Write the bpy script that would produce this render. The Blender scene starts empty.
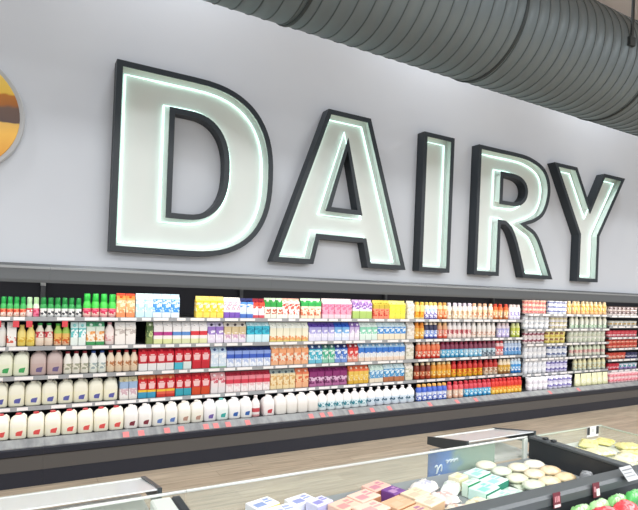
import bpy, bmesh, math, random
from mathutils import Vector, Matrix
from mathutils.geometry import tessellate_polygon
random.seed(4)
S = bpy.context.scene
COL = S.collection
PI = math.pi
CAM_H = 2.09

# ------------------------------------------------------------------ materials
def lin(h):
    out = []
    for i in (0, 2, 4):
        c = int(h[i:i + 2], 16) / 255
        out.append(c / 12.92 if c <= .04045 else ((c + .055) / 1.055) ** 2.4)
    return (*out, 1)

MATS = {}
def mat(name, h, rough=.5, metal=0, emit=None, strength=1, spec=.5):
    if name in MATS: return MATS[name]
    m = bpy.data.materials.new(name); m.use_nodes = True
    b = m.node_tree.nodes['Principled BSDF']
    b.inputs['Base Color'].default_value = lin(h)
    b.inputs['Roughness'].default_value = rough
    b.inputs['Metallic'].default_value = metal
    b.inputs['Specular IOR Level'].default_value = spec
    if emit:
        b.inputs['Emission Color'].default_value = lin(emit)
        b.inputs['Emission Strength'].default_value = strength
    MATS[name] = m
    return m

def noise_mat(name, h1, h2, scale=(1, 1, 1), nscale=3, rough=.6, lo=.35, hi=.65, detail=3, metal=0, bump=0):
    if name in MATS: return MATS[name]
    m = mat(name, h1, rough, metal)
    nt = m.node_tree; N = nt.nodes; L = nt.links; b = N['Principled BSDF']
    tc = N.new('ShaderNodeTexCoord'); mp = N.new('ShaderNodeMapping'); mp.inputs['Scale'].default_value = scale
    nz = N.new('ShaderNodeTexNoise'); nz.inputs['Scale'].default_value = nscale; nz.inputs['Detail'].default_value = detail
    r = N.new('ShaderNodeValToRGB')
    r.color_ramp.elements[0].position = lo; r.color_ramp.elements[0].color = lin(h1)
    r.color_ramp.elements[1].position = hi; r.color_ramp.elements[1].color = lin(h2)
    L.new(tc.outputs['Object'], mp.inputs[0]); L.new(mp.outputs[0], nz.inputs['Vector'])
    L.new(nz.outputs['Fac'], r.inputs[0]); L.new(r.outputs[0], b.inputs['Base Color'])
    if bump:
        bp = N.new('ShaderNodeBump'); bp.inputs['Strength'].default_value = bump
        L.new(nz.outputs['Fac'], bp.inputs['Height']); L.new(bp.outputs[0], b.inputs['Normal'])
    return m

def print_mat(bands, pr, rough=.45, axis='Z', nscale=34):
    """packaging: horizontal colour bands up the pack, plus printed marks in one zone"""
    key = ('p', bands, pr)
    if key in MATS: return MATS[key]
    bl = [(float(a), b) for a, b in (x.split(':') for x in bands.split())]
    m = bpy.data.materials.new('packaging'); m.use_nodes = True
    nt = m.node_tree; N = nt.nodes; L = nt.links; b = N['Principled BSDF']
    b.inputs['Roughness'].default_value = rough
    tc = N.new('ShaderNodeTexCoord'); sp = N.new('ShaderNodeSeparateXYZ')
    L.new(tc.outputs['Generated'], sp.inputs[0])
    r = N.new('ShaderNodeValToRGB'); r.color_ramp.interpolation = 'CONSTANT'
    E = r.color_ramp.elements
    E[0].position = 0; E[0].color = lin(bl[0][1])
    if len(bl) == 1: E[1].position = 1; E[1].color = lin(bl[0][1])
    for i, (p, c) in enumerate(bl[1:]):
        e = E[1] if i == 0 else E.new(p)
        e.position = p; e.color = lin(c)
    L.new(sp.outputs[axis], r.inputs[0])
    out = r.outputs[0]
    if pr and pr[0] != 'l':
        nz = N.new('ShaderNodeTexNoise'); nz.inputs['Scale'].default_value = nscale; nz.inputs['Detail'].default_value = 1
        L.new(tc.outputs['Object'], nz.inputs['Vector'])
        gt = N.new('ShaderNodeMath'); gt.operation = 'GREATER_THAN'; gt.inputs[1].default_value = .5
        L.new(nz.outputs['Fac'], gt.inputs[0])
        def cmp(op, v):
            k = N.new('ShaderNodeMath'); k.operation = op; k.inputs[1].default_value = v
            L.new(sp.outputs[axis], k.inputs[0]); return k.outputs[0]
        def mul(a, c):
            k = N.new('ShaderNodeMath'); k.operation = 'MULTIPLY'; L.new(a, k.inputs[0]); L.new(c, k.inputs[1]); return k.outputs[0]
        f = mul(mul(gt.outputs[0], cmp('GREATER_THAN', pr[1])), cmp('LESS_THAN', pr[2]))
        mx = N.new('ShaderNodeMixRGB'); mx.inputs[2].default_value = lin(pr[0])
        L.new(f, mx.inputs[0]); L.new(out, mx.inputs[1]); out = mx.outputs[0]
    L.new(out, b.inputs['Base Color'])
    MATS[key] = m
    return m

def glass_mat(name, tint, alpha, rough=.05):
    if name in MATS: return MATS[name]
    m = bpy.data.materials.new(name); m.use_nodes = True
    nt = m.node_tree; N = nt.nodes; L = nt.links
    b = N['Principled BSDF']; b.inputs['Base Color'].default_value = lin(tint); b.inputs['Roughness'].default_value = rough
    b.inputs['Alpha'].default_value = alpha
    MATS[name] = m
    return m

# ------------------------------------------------------------------ mesh helpers
class MB:
    def __init__(s): s.v = []; s.f = []; s.sm = []
    def add(s, vs, fs, smooth=False):
        o = len(s.v); s.v += [tuple(p) for p in vs]
        s.f += [tuple(i + o for i in f) for f in fs]; s.sm += [smooth] * len(fs)
        return s
    def box(s, x0, x1, y0, y1, z0, z1, bev=0):
        bm = bmesh.new(); bmesh.ops.create_cube(bm, size=1)
        for v in bm.verts:
            v.co = Vector(((x0 + x1) / 2 + v.co.x * (x1 - x0), (y0 + y1) / 2 + v.co.y * (y1 - y0), (z0 + z1) / 2 + v.co.z * (z1 - z0)))
        if bev: bmesh.ops.bevel(bm, geom=bm.edges[:], offset=bev, segments=1, affect='EDGES')
        bm.verts.index_update()
        s.add([v.co for v in bm.verts], [[v.index for v in f.verts] for f in bm.faces]); bm.free(); return s
    def loft(s, rings, smooth=True, cap=True):
        n = len(rings[0]); vs = [p for r in rings for p in r]; fs = []
        for k in range(len(rings) - 1):
            for i in range(n):
                j = (i + 1) % n; fs.append((k * n + i, k * n + j, (k + 1) * n + j, (k + 1) * n + i))
        s.add(vs, fs, smooth)
        if cap:
            o = len(s.v) - len(vs)
            s.f.append(tuple(o + i for i in reversed(range(n)))); s.sm.append(False)
            s.f.append(tuple(o + (len(rings) - 1) * n + i for i in range(n))); s.sm.append(False)
        return s
    def sq(s, prof, segs=20, cx=0, cy=0, smooth=True):
        """stacked superellipse rings: (z, half width, half depth, exponent)"""
        rings = []
        for z, a, b, e in prof:
            r = []
            for i in range(segs):
                t = 2 * PI * (i + .5) / segs; c, q = math.cos(t), math.sin(t)
                r.append((cx + a * math.copysign(abs(c) ** (2 / e), c), cy + b * math.copysign(abs(q) ** (2 / e), q), z))
            rings.append(r)
        return s.loft(rings, smooth)
    def lathe(s, prof, segs=14, cx=0, cy=0):
        return s.sq([(z, r, r, 2) for z, r in prof], segs, cx, cy)
    def tube(s, pts, r, segs=8, closed=False):
        pts = [Vector(p) for p in pts]; n = len(pts); rings = []
        up = None
        for i, p in enumerate(pts):
            a = pts[i - 1] if (i or closed) else p; b = pts[(i + 1) % n] if (i < n - 1 or closed) else p
            d = (b - a).normalized()
            if up is None: up = d.orthogonal().normalized()
            up = (up - d * up.dot(d)).normalized(); w = d.cross(up)
            rings.append([p + r * (math.cos(2 * PI * k / segs) * up + math.sin(2 * PI * k / segs) * w) for k in range(segs)])
        if closed: rings.append(rings[0]); return s.loft(rings, True, False)
        return s.loft(rings)
    def prism(s, poly, y0, y1):
        """polygon in X,Z extruded in depth"""
        n = len(poly)
        vs = [(x, y0, z) for x, z in poly] + [(x, y1, z) for x, z in poly]
        return s.add(vs, [tuple(range(n)), tuple(range(2 * n - 1, n - 1, -1))] + [((i + 1) % n, i, n + i, n + (i + 1) % n) for i in range(n)])
    def profile(s, poly, x0, x1):
        """polygon in Y,Z extruded along X"""
        n = len(poly)
        vs = [(x0, y, z) for y, z in poly] + [(x1, y, z) for y, z in poly]
        return s.add(vs, [tuple(range(n)), tuple(range(2 * n - 1, n - 1, -1))] + [((i + 1) % n, i, n + i, n + (i + 1) % n) for i in range(n)])
    def mesh(s, name, *ms):
        me = bpy.data.meshes.new(name); me.from_pydata(s.v, [], s.f); me.update()
        bm = bmesh.new(); bm.from_mesh(me); bmesh.ops.recalc_face_normals(bm, faces=bm.faces[:]); bm.to_mesh(me); bm.free()
        for m in ms: me.materials.append(m)
        me.polygons.foreach_set('use_smooth', s.sm)
        return me

def put(name, me, parent=None, loc=(0, 0, 0), rz=0):
    o = bpy.data.objects.new(name, me); COL.objects.link(o)
    o.location = loc; o.rotation_euler = (0, 0, rz)
    if parent: o.parent = parent
    return o
def obj(name, mb, m, parent=None, loc=(0, 0, 0), rz=0):
    return put(name, mb.mesh(name, m), parent, loc, rz)
def tag(o, label, cat, group=None):
    o['label'] = label; o['category'] = cat
    if group: o['group'] = group
    return o
def thing(name, label, cat, loc=(0, 0, 0), group=None):
    return tag(put(name, None, None, loc), label, cat, group)
def struct(name, mb, m):
    o = obj(name, mb, m); o['kind'] = 'structure'; return o

# ------------------------------------------------------------------ the room
def floor_mat():
    m = mat('wood_plank_floor', 'c0b3a0', .4)
    nt = m.node_tree; N = nt.nodes; L = nt.links; b = N['Principled BSDF']
    tc = N.new('ShaderNodeTexCoord')
    br = N.new('ShaderNodeTexBrick'); br.inputs['Scale'].default_value = 1
    br.inputs['Brick Width'].default_value = 1.2; br.inputs['Row Height'].default_value = .16
    br.inputs['Mortar Size'].default_value = .0025; br.inputs['Mortar'].default_value = lin('8d7c68')
    br.inputs['Color1'].default_value = lin('bfb19d'); br.inputs['Color2'].default_value = lin('b2a38f')
    br.offset = .37
    L.new(tc.outputs['Object'], br.inputs['Vector'])
    mp = N.new('ShaderNodeMapping'); mp.inputs['Scale'].default_value = (.9, 16, 1)
    nz = N.new('ShaderNodeTexNoise'); nz.inputs['Scale'].default_value = 2.2; nz.inputs['Detail'].default_value = 5
    L.new(tc.outputs['Object'], mp.inputs[0]); L.new(mp.outputs[0], nz.inputs['Vector'])
    r = N.new('ShaderNodeValToRGB'); r.color_ramp.elements[0].position = .3; r.color_ramp.elements[0].color = (.62, .6, .58, 1)
    r.color_ramp.elements[1].position = .7; r.color_ramp.elements[1].color = (1.12, 1.08, 1.04, 1)
    L.new(nz.outputs['Fac'], r.inputs[0])
    mx = N.new('ShaderNodeMixRGB'); mx.blend_type = 'MULTIPLY'; mx.inputs[0].default_value = 1
    L.new(br.outputs['Color'], mx.inputs[1]); L.new(r.outputs[0], mx.inputs[2]); L.new(mx.outputs[0], b.inputs['Base Color'])
    return m
struct('floor', MB().box(-7, 20, -6, 7.1, -.1, 0), floor_mat())
WALL_Y = 6.085
struct('wall_back', MB().box(-7, 20, WALL_Y, 7.1, 2.222, 7.4), noise_mat('painted_wall', 'cbcfd6', 'd0d4da', (1, 1, 1), .6, .75))
struct('ceiling', MB().box(-7, 20, -6, 7.1, 7.4, 7.5), mat('ceiling_paint', 'b9aca0', .9))

# ------------------------------------------------------------------ spiral duct
DY, DZ, DR = 4.0, 4.948, .602
def duct_body():
    mb = MB(); segs = 56; pitch = .15; per = 5
    x0, x1 = -3.0, 17.0; n = int((x1 - x0) / pitch) * per
    off = [0, 0, 0, .005, .005]; fr = [0, .4, .91, .93, .975]
    vs = []
    for k in range(n + 1):
        for i in range(segs):
            t = 2 * PI * i / segs
            x = x0 + pitch * (k // per + fr[k % per]) + pitch * i / segs
            r = DR - .005 + off[k % per]
            vs.append((x, DY + r * math.cos(t), DZ + r * math.sin(t)))
    fs = []
    for k in range(n):
        for i in range(segs):
            j = i + 1
            if j < segs: fs.append((k * segs + i, k * segs + j, (k + 1) * segs + j, (k + 1) * segs + i))
            elif k + per < n: fs.append((k * segs + i, (k + per) * segs, (k + per + 1) * segs, (k + 1) * segs + i))
    return mb.add(vs, fs, True)
duct = thing('air_duct', 'large grey spiral air duct running along the wall above the sign', 'air duct', (0, 0, 0))
dm = mat('galvanised_grey', '6b767b', .45, .25)
db = obj('duct_body', duct_body(), dm, duct)
db.data.materials.append(mat('duct_seam_shade', '4b5456', .6, .2))  # shading along the spiral ridges painted as a darker grey; same metal
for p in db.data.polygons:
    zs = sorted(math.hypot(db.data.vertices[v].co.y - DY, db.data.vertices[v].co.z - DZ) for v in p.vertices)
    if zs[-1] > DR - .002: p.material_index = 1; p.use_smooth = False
for x in (1.95, 4.1, 6.28, 8.4, 10.6):
    mb = MB(); segs = 48
    rings = []
    for dx, r in ((-.016, DR - .0045), (-.013, DR + .007), (0, DR + .003), (.013, DR + .007), (.016, DR - .0045)):
        rings.append([(x + dx, DY + r * math.cos(2 * PI * i / segs), DZ + r * math.sin(2 * PI * i / segs)) for i in range(segs)])
    mb.loft(rings, True, False)
    obj('joint_band', mb, mat('duct_joint', '363d3f', .5, .3), duct)
for x in (-1.5, 5.78, 11.2, 15.5):
    mb = MB().box(x - .02, x + .02, DY - DR - .02, DY - DR - .005, DZ, 7.4).box(x - .02, x + .02, DY + DR + .005, DY + DR + .02, DZ, 7.4)
    mb.box(x - .05, x + .05, DY - DR - .03, DY - DR + .02, DZ - .05, DZ + .05, .005)
    obj('hanger_strap', mb, mat('strap_steel', '3c4244', .5, .5), duct)

# ------------------------------------------------------------------ channel letters
def catmull(pts, k=5):
    out = []
    for i in range(len(pts) - 1):
        p0 = Vector(pts[max(i - 1, 0)]); p1 = Vector(pts[i]); p2 = Vector(pts[i + 1]); p3 = Vector(pts[min(i + 2, len(pts) - 1)])
        for j in range(k):
            t = j / k
            out.append(tuple(.5 * ((2 * p1) + (p2 - p0) * t + (2 * p0 - 5 * p1 + 4 * p2 - p3) * t * t + (3 * p1 - p0 - 3 * p2 + p3) * t ** 3)))
    return out + [tuple(pts[-1])]
def superarc(cx, cz, a, b, n, t0, t1, k=14):
    out = []
    for i in range(k + 1):
        t = t0 + (t1 - t0) * i / k; c, s_ = math.cos(t), math.sin(t)
        out.append((cx + a * math.copysign(abs(c) ** (2 / n), c), cz + b * math.copysign(abs(s_) ** (2 / n), s_)))
    return out
def area(p): return sum(p[i - 1][0] * p[i][1] - p[i][0] * p[i - 1][1] for i in range(len(p))) / 2
def offset(p, d):
    """shrink (d>0) or grow (d<0) a closed outline"""
    if area(p) < 0: p = p[::-1]
    n = len(p); out = []
    for i in range(n):
        a, b, c = Vector(p[i - 1]), Vector(p[i]), Vector(p[(i + 1) % n])
        e1 = (b - a).normalized(); e2 = (c - b).normalized()
        n1 = Vector((-e1.y, e1.x)); n2 = Vector((-e2.y, e2.x)); m = (n1 + n2)
        if m.length < 1e-6: m = n1
        m.normalize(); q = b + m * min(d / max(m.dot(n1), .35), d * 2.6) if d > 0 else b + m * max(d / max(m.dot(n1), .35), d * 2.6)
        out.append((q.x, q.y))
    return out
def sheet(mb, outer, holes, y):
    polys = [[Vector((x, z, 0)) for x, z in l] for l in [outer] + holes]
    vs = [(x, y, z) for l in [outer] + holes for x, z in l]
    mb.add(vs, tessellate_polygon(polys))
def wallstrip(mb, loop, y0, y1):
    n = len(loop)
    mb.add([(x, y0, z) for x, z in loop] + [(x, y1, z) for x, z in loop], [(i, (i + 1) % n, n + (i + 1) % n, n + i) for i in range(n)])
def ring(mb, a, b, y):
    n = len(a)
    mb.add([(x, y, z) for x, z in a] + [(x, y, z) for x, z in b], [(i, (i + 1) % n, n + (i + 1) % n, n + i) for i in range(n)])
TR, YF, YB = .062, 5.93, 6.085
T, Bt = 4.43, 2.392
rim_m = mat('letter_return_paint', '272e34', .45)
in_m = mat('letter_lining_white', 'e6eae6', .6)
neon_m = mat('neon_tube_glow', 'eafff8', .3, 0, 'd2fff4', 1.7)
def letter(outer, holes, label):
    """outer = outline of the letter; holes = edge of the lit face round each counter"""
    if area(outer) < 0: outer = outer[::-1]
    x0 = sum(p[0] for p in outer) / len(outer)
    lt = thing('sign_letter', label, 'sign letter', (x0, YB, Bt), 'wall sign letters')
    sh = lambda l: [(x - x0, z - Bt) for x, z in l]
    outer = sh(outer); hf = [sh(h) if area(h) > 0 else sh(h[::-1]) for h in holes]
    he = [offset(h, TR) for h in hf]
    oi = offset(outer, TR)
    yf, yb = YF - YB, -.001
    mb = MB()
    ring(mb, outer, oi, yf); wallstrip(mb, outer, yf, yb); wallstrip(mb, oi, yf, yf + .012)
    for a, b in zip(hf, he):
        ring(mb, a, b, yf); wallstrip(mb, b, yf, yb); wallstrip(mb, a, yf, yf + .012)
    obj('letter_return', mb, rim_m, lt)
    mb = MB(); o2 = offset(outer, .012); h2 = [offset(h, TR - .012) for h in hf]
    sheet(mb, o2, h2, yb - .012); wallstrip(mb, o2, yf + .013, yb - .012)
    for h in h2: wallstrip(mb, h, yf + .013, yb - .012)
    obj('back_panel', mb, in_m, lt)
    for l in [offset(outer, .102)] + [offset(h, -.04) for h in hf]:
        obj('neon_tube', MB().tube([(x, -.035, z) for x, z in l], .0105, 6, True), neon_m, lt)
    return lt
letter([(.80, Bt), (.805, T), (1.3, T)] + superarc(1.65, (T + Bt) / 2, 1.008, (T - Bt) / 2, 2.5, PI / 2, -PI / 2, 32) + [(1.3, Bt)],
       [[(1.372, 2.802), (1.372, 4.04)] + superarc(1.60, 3.421, .498, .619, 2.35, PI / 2, -PI / 2, 24)],
       'open-face letter D edged in white neon, the largest-looking at the left of the wall sign')
letter([(3.414, T), (4.085, T), (4.79, Bt), (4.13, Bt), (4.04, 2.727), (3.352, 2.727), (3.275, Bt), (2.69, Bt)],
       [[(3.735, 4.105), (4.008, 3.095), (3.43, 3.095)]],
       'open-face letter A edged in white neon, second letter of the wall sign')
letter([(5.04, T), (5.635, T), (5.635, Bt), (5.04, Bt)], [],
       'open-face letter I edged in white neon, a plain upright bar in the wall sign')
bowl = catmull([(6.66, T), (7.15, T), (7.424, 4.395), (7.67, 4.31), (7.822, 4.17), (7.893, 3.97), (7.886, 3.80), (7.835, 3.631), (7.723, 3.459), (7.51, 3.335), (7.315, 3.276)], 3)
legr = catmull([(7.315, 3.276), (7.535, 3.185), (7.685, 3.03), (7.845, 2.755), (8.045, Bt)], 3)[1:]
legl = catmull([(7.29, Bt), (7.145, 2.76), (7.03, 3.01), (6.92, 3.165), (6.80, 3.235)], 3)
letter([(6.15, Bt), (6.15, T)] + bowl + legr + legl + [(6.705, 3.24), (6.705, Bt)],
       [[(6.662, 3.553), (6.662, 4.082), (6.85, 4.082)] + catmull([(6.941, 4.082), (7.131, 4.055), (7.271, 3.968), (7.326, 3.835), (7.288, 3.69), (7.159, 3.585), (7.01, 3.555)], 3)],
       'open-face letter R edged in white neon, with curved leg, fourth letter of the wall sign')
letter([(7.98, T), (8.61, T), (9.035, 3.76), (9.415, T), (10.09, T), (9.345, 3.25), (9.345, Bt), (8.73, Bt), (8.73, 3.23)], [],
       'open-face letter Y edged in white neon, last letter of the wall sign')

# ------------------------------------------------------------------ round wall sign
sg = thing('round_wall_sign', 'round food picture sign with pale rim, cut off at the left edge', 'sign', (-.62, WALL_Y, 3.635))
def disc(r, y0, y1, bev=.01, segs=56):
    return MB().loft([[(q * math.cos(2 * PI * i / segs), y, q * math.sin(2 * PI * i / segs)) for i in range(segs)] for q, y in ((r, y1), (r, y0 + bev), (r - bev, y0))], False)
obj('sign_rim', disc(.60, -.06, -.002), mat('sign_rim_grey', 'b4b5b6', .4), sg)
def sign_mat():
    m = mat('sign_picture', 'e0a040', .4)
    nt = m.node_tree; N = nt.nodes; L = nt.links; b = N['Principled BSDF']
    tc = N.new('ShaderNodeTexCoord'); sp = N.new('ShaderNodeSeparateXYZ'); L.new(tc.outputs['Object'], sp.inputs[0])
    a = N.new('ShaderNodeMath'); a.operation = 'MULTIPLY_ADD'; a.inputs[1].default_value = -.16
    L.new(sp.outputs['X'], a.inputs[0]); L.new(sp.outputs['Z'], a.inputs[2])
    nz = N.new('ShaderNodeTexNoise'); nz.inputs['Scale'].default_value = 6; L.new(tc.outputs['Object'], nz.inputs['Vector'])
    c = N.new('ShaderNodeMath'); c.operation = 'MULTIPLY_ADD'; c.inputs[1].default_value = .08; L.new(nz.outputs['Fac'], c.inputs[0]); L.new(a.outputs[0], c.inputs[2])
    d = N.new('ShaderNodeMath'); d.operation = 'ADD'; d.inputs[1].default_value = .5; L.new(c.outputs[0], d.inputs[0])
    r = N.new('ShaderNodeValToRGB'); E = r.color_ramp.elements
    E[0].position = 0; E[0].color = lin('d88a20'); E[1].position = 1; E[1].color = lin('f0d070')
    for p, h in ((.3, 'efb84e'), (.42, 'e2b25a'), (.43, '5a4640'), (.57, '6b5348'), (.60, 'a8662c'), (.68, 'b9742e'), (.70, 'eac04e')):
        e = E.new(p); e.color = lin(h)
    L.new(d.outputs[0], r.inputs[0]); L.new(r.outputs[0], b.inputs['Base Color']); return m
obj('sign_picture', disc(.555, -.068, -.055, .003), sign_mat(), sg)

# ------------------------------------------------------------------ refrigerated cases
SHELF = {'t': 1.668, '2': 1.360, '3': 1.052, '4': .735, 'b': .447,
         'd1': 1.775, 'd2': 1.502, 'd3': 1.238, 'd4': .976, 'd5': .702, 'd6': .447,
         'e1': 1.762, 'e2': 1.55, 'e3': 1.325, 'e4': 1.101, 'e5': .876, 'e6': .66, 'e7': .447}
SFY = 6.20
c_grey = mat('case_canopy_grey', '66696b', .35, .2); c_light = mat('case_trim_light', '9d9fa0', .35, .3)
c_dark = mat('case_black', '1f222e', .4); c_panel = mat('case_panel_taupe', '54514f', .5); c_back = mat('case_interior', '191b28', .6)
c_shelf = mat('shelf_steel', '4a4c50', .5, .3); c_rail = mat('price_rail_grey', 'a9abae', .4); c_tag = mat('price_tag_paper', 'f6f1ee', .6)
c_lip = noise_mat('deck_lip_grey', '7c7e80', '9a9c9c', (3, 1, 1), 5, .3); c_red = mat('sale_tag_red', 'd8434c', .5)
c_pink = mat('sale_tag_pink', 'de7f7f', .5)
def case(x0, x1, shelves, label, reds=(), lips=(), first=False):
    xm = (x0 + x1) / 2; w = (x1 - x0) / 2
    t = thing('refrigerated_case', label, 'refrigerated case', (xm, 6.4, 0), 'refrigerated cases along the wall')
    def P(name, mb, m, par=None): return obj(name, mb, m, par or t)
    Y = lambda y: y - 6.4
    w2 = w - .0004
    P('canopy', MB().profile([(Y(5.95), 2.03), (Y(5.945), 2.06), (Y(5.945), 2.19), (Y(5.965), 2.218), (Y(6.98), 2.218), (Y(6.98), 2.11), (Y(5.975), 2.11), (Y(5.975), 2.03)], -w2, w2), c_grey)
    P('canopy_trim', MB().box(-w2, w2, Y(5.936), Y(5.9445), 2.165, 2.192, .003), c_light)
    P('back_panel', MB().box(-w2, w2, Y(6.93), Y(6.98), .30, 2.109), c_back)
    P('kick_plate', MB().box(-w2, w2, Y(5.905), Y(5.94), .0, .155), c_dark)
    P('front_panel', MB().box(-w2, w2, Y(5.91), Y(5.97), .156, .304), c_panel)
    P('bumper', MB().profile([(Y(5.885), .318), (Y(5.885), .378), (Y(5.90), .387), (Y(5.97), .387), (Y(5.97), .306), (Y(5.90), .306)], -w2, w2), c_dark)
    P('deck', MB().box(-w2, w2, Y(6.0), Y(6.929), .41, .446), c_shelf)
    lip = P('deck_lip', MB().profile([(Y(5.90), .389), (Y(5.90), .398), (Y(5.992), .455), (Y(5.999), .455), (Y(5.999), .389)], -w2, w2), c_lip)
    for x in lips:
        mb = MB().add([(x - xm - .032, Y(5.8985), .397), (x - xm + .032, Y(5.8985), .397), (x - xm + .032, Y(5.96), .438), (x - xm - .032, Y(5.96), .438),
                       (x - xm - .032, Y(5.8985), .399), (x - xm + .032, Y(5.8985), .399), (x - xm + .032, Y(5.96), .441), (x - xm - .032, Y(5.96), .441)],
                      [(0, 1, 2, 3), (4, 5, 6, 7), (0, 1, 5, 4), (1, 2, 6, 5), (2, 3, 7, 6), (3, 0, 4, 7)])
        obj('sale_tag', mb, c_pink, lip)
    up = P('upright', MB().box(w2 - .05, w2, Y(6.88), Y(6.929), .447, 2.109).box(w2 - .035, w2 - .015, Y(6.874), Y(6.88), .5, 2.0), mat('upright_grey', '585a5e', .5, .4))
    if first: obj('upright_bracket', MB().box(w2 - .055, w2 + .0, Y(6.85), Y(6.879), 1.985, 2.028, .004), mat('bracket_white', 'c8cacb', .4), up)
    P('case_lamp', MB().box(-w2 + .05, w2 - .05, Y(6.02), Y(6.05), 2.085, 2.109, .003), mat('case_lamp_glow', 'ffffff', .4, 0, 'fff6ea', 3))
    for key in shelves:
        if key in ('b', 'd6', 'e7'): continue
        z = SHELF[key]
        sh = P('case_shelf', MB().box(-w2, w2, Y(SFY), Y(6.86), z - .025, z - .001, .002), c_shelf)
        obj('price_rail', MB().profile([(Y(SFY - .006), z - .042), (Y(SFY - .012), z + .003), (Y(SFY - .002), z + .003), (Y(SFY - .001), z - .042)], -w2, w2), c_rail, sh)
        x = -w2 + random.uniform(.02, .12)
        while x < w2 - .2:
            l = random.choice((.10, .14, .17, .2))
            obj('price_tag', MB().box(x, x + l, Y(SFY - .0145), Y(SFY - .0125), z - .034, z - .002), c_tag, sh)
            x += l + random.choice((.03, .06, .1))
        for k, xr in reds:
            if k == key:
                obj('sale_tag', MB().box(xr - xm - .028, xr - xm + .028, Y(SFY - .018), Y(SFY - .015), z - .105, z - .04, .0), c_red, sh)
    return t
ABC = ['t', '2', '3', '4', 'b']
case(-2.2, .25, ABC, 'refrigerated case at the far left end holding gallon jugs of milk', [('t', -.19), ('t', -.032), ('t', .087)], (), True)
case(.25, 2.7, ABC, 'refrigerated case with red milk cartons and a gap on its top shelf', [('t', .42)], (1.04, 1.2, 1.48, 1.64, 1.93, 2.05, 2.2, 2.45))
case(2.7, 5.2, ABC, 'refrigerated case of small cartons, between the red cartons and the creamer bottles', [], (3.33, 3.5, 3.62, 3.95, 4.3, 4.6))
case(5.2, 7.70, ABC, 'refrigerated case filled with rows of creamer bottles', [], (5.35, 5.9, 6.3))
case(7.70, 10.21, ['d1', 'd2', 'd3', 'd4', 'd5', 'd6'], 'refrigerated case of mostly white yogurt tubs on six levels', [], (8.1, 8.9))
case(10.21, 12.65, ['e1', 'e2', 'e3', 'e4', 'e5', 'e6', 'e7'], 'refrigerated case with red tubs at the far right end')

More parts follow.
